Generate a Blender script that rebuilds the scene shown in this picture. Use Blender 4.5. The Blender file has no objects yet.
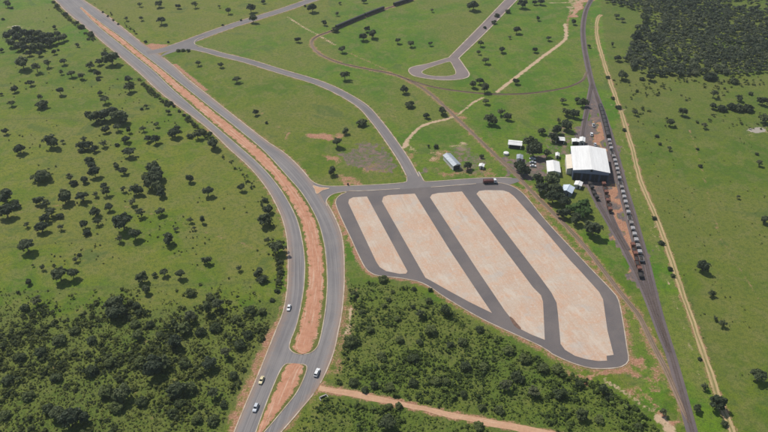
import bpy, math, random
import numpy as np
from mathutils import Vector, Matrix

# ------------------------------------------------------------------ camera, light, exposure
sc = bpy.context.scene
col = sc.collection
F, YH, CH = 700.0, -290.0, 247.0          # focal length (px of a 768 wide frame), horizon row, flying height (m)
TH = math.atan((216 - YH) / F)
cam_d = bpy.data.cameras.new('camera'); cam_d.sensor_fit = 'HORIZONTAL'; cam_d.sensor_width = 36
cam_d.lens = 36 * F / 768; cam_d.clip_start = 1; cam_d.clip_end = 20000
cam = bpy.data.objects.new('camera', cam_d); col.objects.link(cam)
cam.location = (0, 0, CH); cam.rotation_euler = (math.pi / 2 - TH, 0, 0)
sc.camera = cam

SUN_EL, SUN_AZ = math.radians(54), math.radians(-42)     # azimuth from +Y towards +X
sdir = Vector((math.sin(SUN_AZ) * math.cos(SUN_EL), math.cos(SUN_AZ) * math.cos(SUN_EL), math.sin(SUN_EL)))
world = bpy.data.worlds.new('World'); sc.world = world; world.use_nodes = True
wn = world.node_tree.nodes; wl = world.node_tree.links
sky = wn.new('ShaderNodeTexSky'); sky.sky_type = 'NISHITA'; sky.sun_disc = False
sky.sun_elevation = SUN_EL; sky.sun_rotation = SUN_AZ; sky.altitude = 600; sky.dust_density = 1.6
wn['Background'].inputs[1].default_value = 0.075
wl.new(sky.outputs[0], wn['Background'].inputs[0])
sun_d = bpy.data.lights.new('sun', 'SUN'); sun_d.energy = 3.0; sun_d.angle = math.radians(0.5); sun_d.color = (1, .95, .87)
sun = bpy.data.objects.new('sun', sun_d); col.objects.link(sun); sun.location = (0, 400, 400)
sun.rotation_euler = sdir.to_track_quat('Z', 'Y').to_euler()
vs = sc.view_settings
vs.view_transform = 'Standard'; vs.look = 'None'; vs.gamma = 1; vs.use_curve_mapping = False; vs.exposure = 0.50
cy = sc.cycles
cy.use_denoising = True; cy.max_bounces = 6; cy.diffuse_bounces = 3; cy.glossy_bounces = 2
cy.transmission_bounces = 3; cy.transparent_max_bounces = 4; cy.volume_bounces = 1
cy.volume_step_rate = 4

rng = np.random.default_rng(7); random.seed(7)

# ------------------------------------------------------------------ pixel -> ground
CT, ST = math.cos(TH), math.sin(TH)
def P(x, y, h=0.0):
    u = (x - 384) / F; v = -(y - 216) / F
    t = (CH - h) / (ST - v * CT)
    return np.array([u * t, (CT + v * ST) * t])
def PP(pts, h=0.0): return np.array([P(x, y, h) for x, y in pts])
def scale_at(y): return CT * (y - YH) / CH         # px per metre across the view
def to_px(X, Y):
    z = Y * CT + CH * ST; v = (Y * ST - CH * CT) / z
    return 384 + F * X / z, 216 - F * v
def catmull(p, closed=False, step=2.0):
    p = np.asarray(p, float); n = len(p); out = []
    for i in range(n if closed else n - 1):
        if closed: a, b, c, d = p[i - 1], p[i], p[(i + 1) % n], p[(i + 2) % n]
        else:
            b, c = p[i], p[i + 1]
            a = p[i - 1] if i else 2 * b - c
            d = p[i + 2] if i + 2 < n else 2 * c - b
        m = max(2, int(np.linalg.norm(c - b) / step))
        for t in np.linspace(0, 1, m, endpoint=False):
            out.append(.5 * ((2 * b) + (c - a) * t + (2 * a - 5 * b + 4 * c - d) * t * t + (3 * b - a - 3 * c + d) * t ** 3))
    if not closed: out.append(p[-1])
    return np.array(out)
def resample(p, n):
    s = np.r_[0, np.cumsum(np.linalg.norm(np.diff(p, axis=0), axis=1))]
    t = np.linspace(0, s[-1], n)
    return np.c_[np.interp(t, s, p[:, 0]), np.interp(t, s, p[:, 1])]
def length(p): return float(np.linalg.norm(np.diff(p, axis=0), axis=1).sum())
def tangents(p, closed=False):
    if closed: t = np.roll(p, -1, 0) - np.roll(p, 1, 0)
    else: t = np.gradient(p, axis=0)
    return t / np.maximum(np.linalg.norm(t, axis=1, keepdims=True), 1e-9)
def offset(p, d, closed=False):                    # to the left of the direction of travel
    t = tangents(p, closed); return p + np.c_[-t[:, 1], t[:, 0]] * d
def in_poly(x, y, poly):
    r = np.zeros(np.shape(x), bool); n = len(poly)
    for i in range(n):
        x0, y0 = poly[i]; x1, y1 = poly[(i + 1) % n]
        if y0 == y1: continue
        c = (y0 > y) != (y1 > y)
        r ^= c & (x < (x1 - x0) * (y - y0) / (y1 - y0) + x0)
    return r
def dist_line(X, Y, p):
    d = np.full(X.shape, 1e9)
    for i in range(len(p) - 1):
        a, b = p[i], p[i + 1]; ab = b - a; L = ab @ ab + 1e-9
        t = np.clip(((X - a[0]) * ab[0] + (Y - a[1]) * ab[1]) / L, 0, 1)
        d = np.minimum(d, np.hypot(X - a[0] - t * ab[0], Y - a[1] - t * ab[1]))
    return d
def sstep(a, b, x):
    t = np.clip((x - a) / (b - a), 0, 1); return t * t * (3 - 2 * t)

def vnoise(q, scale, seed):
    r = np.random.default_rng(seed); g = r.random((64, 64)); x, y = q[:, 0] / scale + 500, q[:, 1] / scale + 500; i, j = np.floor(x).astype(int), np.floor(y).astype(int); f, h = x - i, y - j
    f = f * f * (3 - 2 * f); h = h * h * (3 - 2 * h); G = lambda a, b: g[a % 64, b % 64]
    return (G(i, j) * (1 - f) + G(i + 1, j) * f) * (1 - h) + (G(i, j + 1) * (1 - f) + G(i + 1, j + 1) * f) * h

# ------------------------------------------------------------------ materials
class NT:
    def __init__(s, name):
        s.m = bpy.data.materials.new(name); s.m.use_nodes = True; s.t = s.m.node_tree
        s.b = s.t.nodes['Principled BSDF']; s.b.inputs['Specular IOR Level'].default_value = .25
    def n(s, kind, **kw):
        o = s.t.nodes.new(kind)
        for k, v in kw.items(): setattr(o, k, v)
        return o
    def put(s, sock, v):
        if hasattr(v, 'is_output'): s.t.links.new(v, sock)
        elif isinstance(v, (tuple, list)): sock.default_value = (*v, 1) if len(v) == 3 and sock.type == 'RGBA' else v
        else: sock.default_value = v
    def pos(s): return s.n('ShaderNodeNewGeometry').outputs['Position']
    def obj(s): return s.n('ShaderNodeTexCoord').outputs['Object']
    def uv(s): return s.n('ShaderNodeTexCoord').outputs['UV']
    def mapping(s, v, sc=(1, 1, 1), rot=(0, 0, 0)):
        o = s.n('ShaderNodeMapping'); s.put(o.inputs[0], v); o.inputs['Scale'].default_value = sc; o.inputs['Rotation'].default_value = rot
        return o.outputs[0]
    def noise(s, v, scale, detail=4, rough=.6, dist=0):
        o = s.n('ShaderNodeTexNoise'); s.put(o.inputs['Vector'], v)
        o.inputs['Scale'].default_value = scale; o.inputs['Detail'].default_value = detail
        o.inputs['Roughness'].default_value = rough; o.inputs['Distortion'].default_value = dist
        return o.outputs['Fac']
    def voro(s, v, scale, feat='F1'):
        o = s.n('ShaderNodeTexVoronoi', feature=feat); s.put(o.inputs['Vector'], v); o.inputs['Scale'].default_value = scale
        return o.outputs['Distance']
    def math(s, op, a, b=0.0, c=0.0):
        o = s.n('ShaderNodeMath', operation=op); s.put(o.inputs[0], a); s.put(o.inputs[1], b); s.put(o.inputs[2], c); return o.outputs[0]
    def ms(s, x, a, b, lo=0.0, hi=1.0):
        o = s.n('ShaderNodeMapRange', interpolation_type='SMOOTHSTEP'); s.put(o.inputs['Value'], x)
        o.inputs['From Min'].default_value = a; o.inputs['From Max'].default_value = b
        o.inputs['To Min'].default_value = lo; o.inputs['To Max'].default_value = hi
        return o.outputs[0]
    def mix(s, f, a, b, blend='MIX'):
        o = s.n('ShaderNodeMix', data_type='RGBA', blend_type=blend)
        s.put(o.inputs[0], f); s.put(o.inputs[6], a); s.put(o.inputs[7], b); return o.outputs[2]
    def attr(s, name):
        o = s.n('ShaderNodeAttribute', attribute_name=name); return o
    def rgb(s, c):
        o = s.n('ShaderNodeSeparateColor'); s.put(o.inputs[0], c); return o.outputs
    def val(s, c, f):                               # multiply a colour by a scalar
        o = s.n('ShaderNodeVectorMath', operation='SCALE'); s.put(o.inputs[0], c); s.put(o.inputs['Scale'], f); return o.outputs[0]
    def bump(s, h, strength=.3, dist=.1):
        o = s.n('ShaderNodeBump'); o.inputs['Strength'].default_value = strength; o.inputs['Distance'].default_value = dist
        s.put(o.inputs['Height'], h); s.put(s.b.inputs['Normal'], o.outputs[0])
    def done(s, c, rough=.85, metal=0.0):
        s.put(s.b.inputs['Base Color'], c); s.put(s.b.inputs['Roughness'], rough); s.put(s.b.inputs['Metallic'], metal); return s.m

SOIL, SOIL_D = (.40, .20, .12), (.26, .125, .075)
def grass_nodes(t, p, dry, vivid):
    n0 = t.noise(p, .009, 4, .55, 1.0); n1 = t.noise(p, .028, 6, .65, .8); n2 = t.noise(p, .09, 6, .7, .5); n3 = t.noise(p, .45, 5, .7); n4 = t.noise(p, 1.7, 4, .75)
    g = t.mix(t.ms(n1, .40, .60), (.066, .122, .006), (.114, .150, .010))
    g = t.mix(dry, g, t.mix(t.ms(n1, .40, .60), (.096, .144, .006), (.158, .168, .018)))
    g = t.mix(vivid, g, t.mix(t.ms(n1, .40, .60), (.062, .146, .006), (.110, .178, .009)))
    g = t.mix(t.ms(n0, .46, .58, 0, .6), g, (.150, .150, .030))
    g = t.mix(t.ms(n2, .47, .62, 0, .5), g, (.170, .158, .050))          # straw patches
    g = t.mix(t.ms(n1, .55, .66, 0, .55), g, (.046, .094, .020))          # lush hollows
    g = t.mix(t.ms(n3, .46, .62, 0, .55), g, (.048, .084, .012))          # darker tussocks
    g = t.val(g, t.ms(n4, .30, .70, .66, 1.36))
    return g, n2, n3, n4
def ground_material():
    t = NT('ground_soil_and_grass'); p = t.pos()
    A = t.attr('paintA'); a = t.rgb(A.outputs['Color']); aA = A.outputs['Alpha']
    B = t.attr('paintB'); b = t.rgb(B.outputs['Color'])
    br = t.noise(p, .22, 5, .7); fine = t.noise(p, 1.1, 4, .7)
    brk = t.math('ADD', t.math('MULTIPLY', t.math('SUBTRACT', br, .5), 2.0), t.math('MULTIPLY', t.math('SUBTRACT', fine, .5), 1.1))
    def mask(x, lo=.25, hi=.85): return t.math('MULTIPLY', t.ms(t.math('ADD', x, brk), lo, hi), t.ms(x, 0.02, .15))
    g, n2, n3, n4 = grass_nodes(t, p, t.ms(t.math('ADD', a[1], t.math('MULTIPLY', brk, .3)), .2, .9), t.ms(t.math('ADD', a[2], t.math('MULTIPLY', brk, .25)), .2, .9))
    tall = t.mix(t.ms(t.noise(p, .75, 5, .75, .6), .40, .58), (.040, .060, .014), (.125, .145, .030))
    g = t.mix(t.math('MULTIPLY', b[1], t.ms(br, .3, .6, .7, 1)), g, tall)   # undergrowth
    soil = t.mix(t.ms(br, .3, .7), SOIL, SOIL_D); soil = t.mix(t.ms(fine, .45, .7), soil, (.47, .28, .18))
    soil = t.val(soil, t.ms(n4, .2, .8, .8, 1.15))
    c = t.mix(mask(a[0]), g, soil)
    pale = t.mix(t.ms(fine, .3, .7), (.40, .28, .18), (.50, .36, .23))
    c = t.mix(mask(b[0]), c, pale)
    grav = t.mix(t.ms(fine, .35, .65), (.085, .068, .066), (.165, .130, .118)); grav = t.mix(t.ms(br, .48, .64, 0, .65), grav, (.26, .165, .11))
    c = t.mix(mask(aA, .3, .7), c, grav)
    c = t.mix(mask(b[2], .4, .55), c, (.33, .29, .24))
    t.bump(t.math('ADD', n3, n4), .6, .25)
    return t.done(c, .95)
M = {}
M['ground'] = ground_material()
def asphalt(name, base, warm, stripes=True):
    t = NT(name); p = t.pos(); uv = t.uv()
    n1 = t.noise(p, .05, 5, .6, .5); n2 = t.noise(p, .5, 5, .7); n3 = t.noise(p, 3.5, 3, .7)
    c = t.mix(t.ms(n1, .3, .7), base, warm)
    c = t.mix(t.ms(n2, .5, .8, 0, .35), c, tuple(x * .62 for x in base))
    c = t.val(c, t.ms(n3, .2, .8, .88, 1.12))
    if stripes:
        s = t.noise(t.mapping(uv, (.012, .75, 1)), 1.0, 4, .6)
        c = t.mix(t.ms(s, .42, .62, 0, .55), c, tuple(x * 1.32 for x in warm))
        s2 = t.noise(t.mapping(uv, (.02, 1.6, 1)), 1.0, 3, .6)
        c = t.mix(t.ms(s2, .52, .68, 0, .55), c, tuple(x * .6 for x in base))
        d = t.rgb(t.attr('edge').outputs['Color'])[0]
        dust = t.math('MULTIPLY', t.ms(t.math('ADD', d, t.math('MULTIPLY', t.math('SUBTRACT', n2, .5), .8)), .35, .95), .55)
        c = t.mix(dust, c, (.30, .20, .14))
    else:
        c = t.mix(t.ms(n2, .56, .74, 0, .4), c, (.24, .17, .125))
    t.bump(n3, .15, .02)
    return t.done(c, .85)
M['avenue'] = asphalt('avenue_asphalt', (.160, .149, .149), (.200, .183, .174))
M['street'] = asphalt('street_asphalt', (.140, .129, .127), (.178, .158, .149))
M['lot'] = asphalt('yard_asphalt', (.118, .104, .102), (.155, .132, .122), False)
def concrete_slab():
    t = NT('dusty_concrete_pavement'); p = t.pos(); o = t.obj()
    n1 = t.noise(p, .035, 5, .62, .3); n2 = t.noise(p, .16, 5, .65, .2); n3 = t.noise(p, .9, 5, .7); n4 = t.noise(p, 3, 3, .7)
    c = t.mix(t.ms(n1, .35, .66), (.47, .375, .29), (.47, .315, .22))
    c = t.mix(t.ms(n2, .46, .66, 0, .7), c, (.50, .305, .195))
    c = t.mix(t.ms(n3, .48, .68, 0, .45), c, (.56, .51, .44)); c = t.mix(t.ms(t.noise(p, .06, 5, .65, .3), .54, .66, 0, .55), c, (.41, .38, .34))
    st = t.noise(t.mapping(o, (.02, .55, 1)), 1.0, 5, .65, .4)          # grading streaks along the bay
    c = t.mix(t.ms(st, .52, .72, 0, .5), c, (.40, .25, .165))
    st2 = t.noise(t.mapping(o, (.05, .9, 1)), 1.0, 4, .65)
    c = t.mix(t.ms(st2, .52, .70, 0, .40), c, (.53, .47, .385)); c = t.mix(t.ms(t.noise(t.mapping(o, (.45, 1, 1)), .13, 4, .7, .2), .54, .64, 0, .4), c, (.53, .475, .395))
    br = t.n('ShaderNodeTexBrick'); t.put(br.inputs['Vector'], o); br.offset = 0; br.inputs['Scale'].default_value = 1
    br.inputs['Mortar Size'].default_value = .05; br.inputs['Brick Width'].default_value = 6.2; br.inputs['Row Height'].default_value = 4.6
    br.inputs['Color1'].default_value = (.92, .92, .92, 1); br.inputs['Color2'].default_value = (1.07, 1.05, 1.03, 1); br.inputs['Mortar'].default_value = (.6, .55, .5, 1)
    c = t.mix(.28, c, br.outputs['Color'], 'MULTIPLY')
    c = t.val(c, t.ms(n4, .2, .8, .93, 1.07))
    t.bump(n3, .15, .03)
    return t.done(c, .9)
M['slab'] = concrete_slab()
def simple(name, c1, c2, sc=1.0, rough=.7, metal=0.0, bump=0.0, coord='obj', streak=None):
    t = NT(name); v = t.obj() if coord == 'obj' else t.pos()
    if streak: v = t.mapping(v, streak)
    n1 = t.noise(v, sc, 5, .65); n2 = t.noise(v, sc * 6, 3, .7)
    c = t.mix(t.ms(n1, .3, .7), c1, c2); c = t.val(c, t.ms(n2, .2, .8, .9, 1.08))
    if bump: t.bump(n2, bump, .05)
    return t.done(c, rough, metal)
M['kerb'] = simple('kerb_concrete', (.34, .25, .175), (.52, .44, .34), .22, .9, coord='pos')
M['kerb_white'] = simple('whitewashed_kerb', (.55, .50, .43), (.66, .61, .54), .2, .9, coord='pos')
def path_mat(name, a, b, c3, ruts=None):
    t = NT(name); p = t.pos(); n1 = t.noise(p, .12, 5, .65); n2 = t.noise(p, .9, 4, .7)
    s = t.noise(t.mapping(t.uv(), (.03, 1.2, 1)), 1, 4, .6)
    c = t.mix(t.ms(n1, .3, .7), a, b); c = t.mix(t.ms(s, .48, .68, 0, .7), c, c3); c = t.val(c, t.ms(n2, .2, .8, .85, 1.12))
    if ruts:                                         # grass left standing between the wheel ruts
        v = t.n('ShaderNodeSeparateXYZ'); t.put(v.inputs[0], t.uv()); dm = t.math('ABSOLUTE', t.math('SUBTRACT', v.outputs[1], ruts))
        c = t.mix(t.math('MULTIPLY', t.ms(t.math('ADD', dm, t.math('MULTIPLY', t.math('SUBTRACT', n1, .5), 1.2)), .5, .2), .75), c, (.14, .14, .04))
    t.bump(n2, .3, .05); return t.done(c, .95)
M['dirt_road'] = path_mat('sandy_track', (.44, .325, .165), (.37, .27, .135), (.24, .19, .08), 1.5)
M['loop'] = asphalt('loop_asphalt', (.150, .122, .118), (.20, .160, .148))
M['dirt_lane'] = path_mat('red_dirt_lane', (.50, .31, .19), (.44, .25, .15), (.54, .37, .25))
def ballast_mat():
    t = NT('railway_ballast'); p = t.pos(); n1 = t.noise(p, .08, 5, .6); n2 = t.noise(p, 1.5, 4, .75)
    c = t.mix(t.ms(n1, .3, .7), (.115, .094, .096), (.155, .122, .116)); c = t.mix(t.ms(n2, .5, .75, 0, .6), c, (.055, .046, .048))
    t.bump(n2, .6, .1); return t.done(c, .95)
M['ballast'] = ballast_mat()
M['spur'] = path_mat('overgrown_ballast', (.20, .145, .10), (.25, .175, .125), (.13, .13, .05))
M['rail'] = simple('rusty_rail', (.16, .10, .075), (.22, .17, .14), .5, .5, .6)
M['sleeper'] = simple('old_sleepers', (.07, .055, .048), (.12, .095, .08), .3, .9, coord='pos')
def foliage(name, dark, light, tint=False, spread=.5):
    t = NT(name)
    if tint: r = t.rgb(t.attr('tint').outputs['Color'])[0]
    else: r = t.n('ShaderNodeObjectInfo').outputs['Random']
    n = t.noise(t.pos(), .9, 3, .6)
    c = t.mix(t.ms(t.math('ADD', t.math('MULTIPLY', r, 1 - spread * .4), t.math('MULTIPLY', t.math('SUBTRACT', n, .5), .7)), .15, .9), dark, light)
    t.done(c, .65)
    tr = t.n('ShaderNodeBsdfTranslucent'); t.put(tr.inputs[0], t.val(c, 1.2))
    mx = t.n('ShaderNodeMixShader'); mx.inputs[0].default_value = .33
    t.t.links.new(t.b.outputs[0], mx.inputs[1]); t.t.links.new(tr.outputs[0], mx.inputs[2])
    t.t.links.new(mx.outputs[0], t.t.nodes['Material Output'].inputs['Surface'])
    return t.m
M['leaf'] = foliage('dark_cerrado_leaves', (.042, .060, .028), (.105, .128, .048))
M['leaf_pale'] = foliage('grey_green_leaves', (.085, .105, .046), (.135, .145, .070))
M['leaf_bright'] = foliage('fresh_green_leaves', (.055, .110, .022), (.090, .160, .034))
M['leaf_wood'] = foliage('woodland_leaves', (.066, .086, .046), (.145, .162, .078), True)
M['leaf_scrub'] = foliage('scrub_leaves', (.066, .088, .026), (.215, .240, .050), True)
M['leaf_scrub2'] = foliage('green_scrub_leaves', (.070, .104, .024), (.215, .285, .050), True)
M['leaf_mid'] = foliage('olive_thicket_leaves', (.060, .082, .030), (.140, .170, .050))
M['bark'] = simple('tree_bark', (.09, .07, .05), (.15, .12, .09), 1.5, .9)
M['roof_white'] = simple('white_sheet_roof', (.66, .65, .62), (.76, .75, .72), .12, .5, streak=(6, .3, 1))
M['roof_cream'] = simple('cream_sheet_roof', (.62, .54, .42), (.70, .62, .50), .3, .6)
M['roof_blue'] = simple('pale_blue_sheet_roof', (.48, .56, .64), (.58, .64, .70), .3, .5)
M['roof_grey'] = simple('weathered_zinc_roof', (.24, .27, .30), (.36, .39, .42), .4, .5, .1)
M['wall_blue'] = simple('blue_cladding', (.060, .078, .125), (.085, .105, .155), .3, .6)
M['wall_band'] = simple('grey_blue_gable_cladding', (.19, .22, .29), (.23, .26, .33), .3, .6)
M['wall_white'] = simple('limewashed_wall', (.58, .55, .50), (.68, .65, .60), .5, .8)
M['dark'] = simple('dark_door_and_opening_shade', (.015, .016, .02), (.025, .026, .03), .5, .8)  # doors, vent, load bed; also painted shade of open bays and pipe mouth
M['glass'] = simple('dark_glass', (.012, .014, .018), (.02, .024, .03), .5, .12)
M['tyre'] = simple('tyre_rubber', (.018, .018, .018), (.03, .03, .03), 2, .9)
M['rim'] = simple('wheel_rim', (.35, .35, .36), (.45, .45, .46), 2, .4, .6)
M['lamp'] = simple('headlight_lens', (.6, .6, .58), (.7, .7, .68), 2, .2)
M['tail'] = simple('tail_lens', (.35, .02, .02), (.42, .03, .03), 2, .3)
def paint(name, c): return simple(name, c, tuple(x * .9 for x in c), .8, .3)
M['car_white'] = paint('white_car_paint', (.72, .72, .71)); M['car_silver'] = paint('silver_car_paint', (.50, .53, .56))
M['car_yellow'] = paint('pale_yellow_car_paint', (.68, .58, .34)); M['car_red'] = paint('red_car_paint', (.32, .05, .04))
M['truck_body'] = simple('maroon_truck_body', (.10, .035, .032), (.14, .05, .045), .6, .6)
M['wag_pale'] = simple('pale_grey_wagon_steel', (.26, .25, .25), (.40, .38, .37), .6, .6, streak=(1, 1, .3))
M['wag_grey'] = simple('stained_grey_wagon_steel', (.16, .145, .14), (.30, .27, .25), .8, .7, streak=(1, 1, .3))
M['wag_rust'] = simple('rust_red_wagon_steel', (.13, .055, .04), (.20, .09, .065), .6, .7, streak=(1, 1, .3))
M['wag_dark'] = simple('dark_wagon_steel', (.035, .033, .034), (.06, .054, .052), .6, .7, streak=(1, 1, .3))
M['frame'] = simple('blackened_underframe', (.03, .027, .026), (.05, .043, .04), 1, .8)
M['culvert'] = simple('culvert_concrete', (.30, .28, .25), (.40, .37, .33), .6, .9)

# ------------------------------------------------------------------ mesh helpers
def link(o, parent=None):
    col.objects.link(o); o.parent = parent; return o
def mesh_obj(name, V, Fc, mat, parent=None, smooth=False):
    me = bpy.data.meshes.new(name); me.from_pydata([tuple(map(float, v)) for v in V], [], Fc); me.materials.append(M[mat]); me.update()
    if smooth: me.polygons.foreach_set('use_smooth', [True] * len(me.polygons))
    return link(bpy.data.objects.new(name, me), parent)
def quads_mesh(name, V, nq, mat):                   # V: (4*nq,3) loose quads
    me = bpy.data.meshes.new(name); me.vertices.add(4 * nq); me.vertices.foreach_set('co', V.astype(np.float32).ravel())
    me.loops.add(4 * nq); me.loops.foreach_set('vertex_index', np.arange(4 * nq, dtype=np.int32))
    me.polygons.add(nq); me.polygons.foreach_set('loop_start', np.arange(0, 4 * nq, 4, dtype=np.int32))
    me.update(calc_edges=True); me.materials.append(M[mat]); return me
def empty(name, loc=(0, 0, 0), rz=0.0):
    o = bpy.data.objects.new(name, None); o.empty_display_size = 1; o.location = loc; o.rotation_euler = (0, 0, rz); return link(o)
def tag(o, label=None, cat=None, group=None, kind=None):
    if label: o['label'] = label
    if cat: o['category'] = cat
    if group: o['group'] = group
    if kind: o['kind'] = kind
    return o
class MB:
    def __init__(s): s.v = []; s.f = []
    def box(s, c, d, rz=0.0, taper=1.0):
        b = len(s.v); ca, sa = math.cos(rz), math.sin(rz)
        for z, k in ((-1, 1), (1, taper)):
            for x, y in ((-1, -1), (1, -1), (1, 1), (-1, 1)):
                X, Y = x * d[0] / 2 * k, y * d[1] / 2 * k
                s.v.append((c[0] + X * ca - Y * sa, c[1] + X * sa + Y * ca, c[2] + z * d[2] / 2))
        s.f += [tuple(b + i for i in q) for q in ((3, 2, 1, 0), (4, 5, 6, 7), (0, 1, 5, 4), (1, 2, 6, 5), (2, 3, 7, 6), (3, 0, 4, 7))]; return s
    def loft(s, rings, cap=True):
        b = len(s.v); n = len(rings[0])
        for r in rings: s.v += [tuple(p) for p in r]
        for k in range(len(rings) - 1):
            for i in range(n): s.f.append((b + k * n + i, b + k * n + (i + 1) % n, b + (k + 1) * n + (i + 1) % n, b + (k + 1) * n + i))
        if cap: s.f.append(tuple(b + i for i in range(n))[::-1]); s.f.append(tuple(b + (len(rings) - 1) * n + i for i in range(n)))
        return s
    def tube(s, a, c, r0, r1, n=6):
        a, c = Vector(a), Vector(c); d = (c - a).normalized(); u = d.orthogonal().normalized(); w = d.cross(u)
        s.loft([[tuple(p + (u * math.cos(t) + w * math.sin(t)) * r) for t in [2 * math.pi * i / n for i in range(n)]] for p, r in ((a, r0), (c, r1))]); return s
    def poly(s, pts): b = len(s.v); s.v += [tuple(p) for p in pts]; s.f.append(tuple(range(b, b + len(pts)))); return s
    def build(s, name, mat, parent=None, smooth=False): return mesh_obj(name, s.v, s.f, mat, parent, smooth)
def strip(name, left, right, z, mat, kind='structure', cols=8, crown=0.0, parent=None, step=2.5):
    n = max(2, int(max(length(left), length(right)) / step)); L, Rr = resample(left, n), resample(right, n)
    V, uvs, ed = [], [], []
    al = np.r_[0, np.cumsum(np.linalg.norm(np.diff((L + Rr) / 2, axis=0), axis=1))]
    for i in range(n):
        w = np.linalg.norm(Rr[i] - L[i])
        for j in range(cols + 1):
            t = j / cols; q = L[i] * (1 - t) + Rr[i] * t
            V.append((q[0], q[1], z + crown * (1 - (2 * t - 1) ** 2))); uvs.append((al[i], t * w)); ed.append(abs(2 * t - 1) ** 3)
    Fc = [(i * (cols + 1) + j, i * (cols + 1) + j + 1, (i + 1) * (cols + 1) + j + 1, (i + 1) * (cols + 1) + j) for i in range(n - 1) for j in range(cols)]
    o = mesh_obj(name, V, Fc, mat, parent); me = o.data
    ul = me.uv_layers.new(name='UVMap'); li = np.empty(len(me.loops), np.int32); me.loops.foreach_get('vertex_index', li)
    ul.data.foreach_set('uv', np.array(uvs, np.float32)[li].ravel())
    a = me.attributes.new('edge', 'FLOAT_COLOR', 'POINT'); e = np.array(ed, np.float32); a.data.foreach_set('color', np.c_[e, e, e, e].ravel())
    if kind: o['kind'] = kind
    up_fix(o); return o
def up_fix(o):
    me = o.data
    if len(me.polygons) and sum(p.normal.z * p.area for p in me.polygons) < 0: me.flip_normals()
def prism(name, pts, z0, z1, mat, kind='structure', origin=None, rz=0.0):
    pts = np.asarray(pts); c = pts.mean(0) if origin is None else np.asarray(origin)
    ca, sa = math.cos(-rz), math.sin(-rz); q = pts - c; q = np.c_[q[:, 0] * ca - q[:, 1] * sa, q[:, 0] * sa + q[:, 1] * ca]
    a = .5 * np.sum(q[:, 0] * np.roll(q[:, 1], -1) - np.roll(q[:, 0], -1) * q[:, 1])
    if a < 0: q = q[::-1]
    n = len(q); V = [(x, y, z1) for x, y in q] + [(x, y, z0) for x, y in q]
    Fc = [tuple(range(n))] + [(n + i, n + (i + 1) % n, (i + 1) % n, i) for i in range(n)]
    o = mesh_obj(name, V, Fc, mat); o.location = (c[0], c[1], 0); o.rotation_euler = (0, 0, rz)
    if kind: o['kind'] = kind
    return o
def kerb(pts, closed=False, w=.55, z0=0.0, z1=.17, mat='kerb', name='kerb', parent=None):
    n = len(pts); a, b = offset(pts, w / 2, closed), offset(pts, -w / 2, closed); V = []
    for i in range(n): V += [(*a[i], z0), (*a[i], z1), (*b[i], z1 - .02), (*b[i], z0)]
    Fc = []
    for i in range(n if closed else n - 1):
        k = (i + 1) % n
        for s in range(3): Fc.append((4 * i + s, 4 * k + s, 4 * k + s + 1, 4 * i + s + 1))
    o = mesh_obj(name, V, Fc, mat, parent)
    if parent is None: o['kind'] = 'structure'
    return o

# ------------------------------------------------------------------ traced lines (photo pixels of the 768 px frame)
LL = PP([(40,-12),(54.8,0),(67.8,13),(87,28.6),(109.4,47.7),(137,71),(163,94.7),(204.7,126),(230,149.5),(250.8,168.6),(268,190.3),(280.4,214),(286,233),(288,252),(288,275),(287.2,290),(283,312),(275.6,331),(258,375),(245,405.6),(235.4,429),(226,454)])
RR = PP([(66,-12),(83.4,0),(109.4,17.4),(140,41.5),(155,51.5),(173.8,66),(189,80),(213,99),(239.4,120),(266.5,141),(283.8,152.5),(299.4,167),(312,182),(325.6,201),(334,215.6),(341,233),(343.8,252),(344.3,275),(343.8,291),(341.8,312),(338.3,331),(332.4,356),(318.3,386.7),(298,412.6),(281.7,431.5),(262,454)])
M1L = PP([(80,8),(92,20.5),(106,33),(120,44),(138,58.5),(154.7,72),(170,87),(192.6,107),(222,132),(246.4,153),(256,161.5),(270,176),(283.8,194.5),(296,217.4),(302,240),(304.7,261),(304.5,276),(303.7,288),(301,305),(296.5,325),(290.5,341),(289,347),(291.5,351.5),(296,353.8),(302,354.6)])
M1R = PP([(81.5,7.2),(94,17.5),(107.7,27.5),(122,37.5),(140,52),(156,64),(185.6,87.5),(213.4,109.5),(239.4,130),(263.8,150.5),(287.3,176),(303,194.5),(317,219),(323.8,241.7),(326.4,261),(327.1,275),(327.2,288),(325.6,308.6),(321.5,333),(318,345),(314.5,350.5),(309.5,353.5),(303,354.6)])
M2L = PP([(294.5,364.2),(287.5,363.6),(283.8,365.5),(279.5,372),(272,389),(264.5,408),(258,426),(252,443)])
M2R = PP([(296,364.3),(303.5,364.4),(307,366.8),(304.8,376),(296.5,393),(283,410),(268,428),(254,443)])
sLL, sRR, sM1L, sM1R, sM2L, sM2R = [catmull(p) for p in (LL, RR, M1L, M1R, M2L, M2R)]
STREET_C = catmull(PP([(191,47.5),(205,50.2),(222,54.9),(248,61.3),(280,71.2),(315,81.7),(338,91.5),(361.5,105.5),(376,121),(391,141),(405,162),(416.5,184)]))
STREET_D = catmull(PP([(147,53),(163,50),(182,44),(210,33.5),(240,23.2),(280,11),(312,0),(350,-12)]))
LOOP_OUT = catmull(PP([(448.8,57.6),(428,63.7),(412.6,67),(408.6,70.8),(413.7,75.8),(428,78.7),(445.5,80.2),(463,78.8),(469.3,74.7),(464.2,66),(458.7,58.2)]))
LOOP_ISL = catmull(PP([(448.5,61.8),(436,65.5),(425.8,69.2),(421.8,72.5),(428,75.4),(443,76.5),(454.3,74.9),(455.6,71.4),(453,66),(451,62.6)]), True, 1.5)
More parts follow.
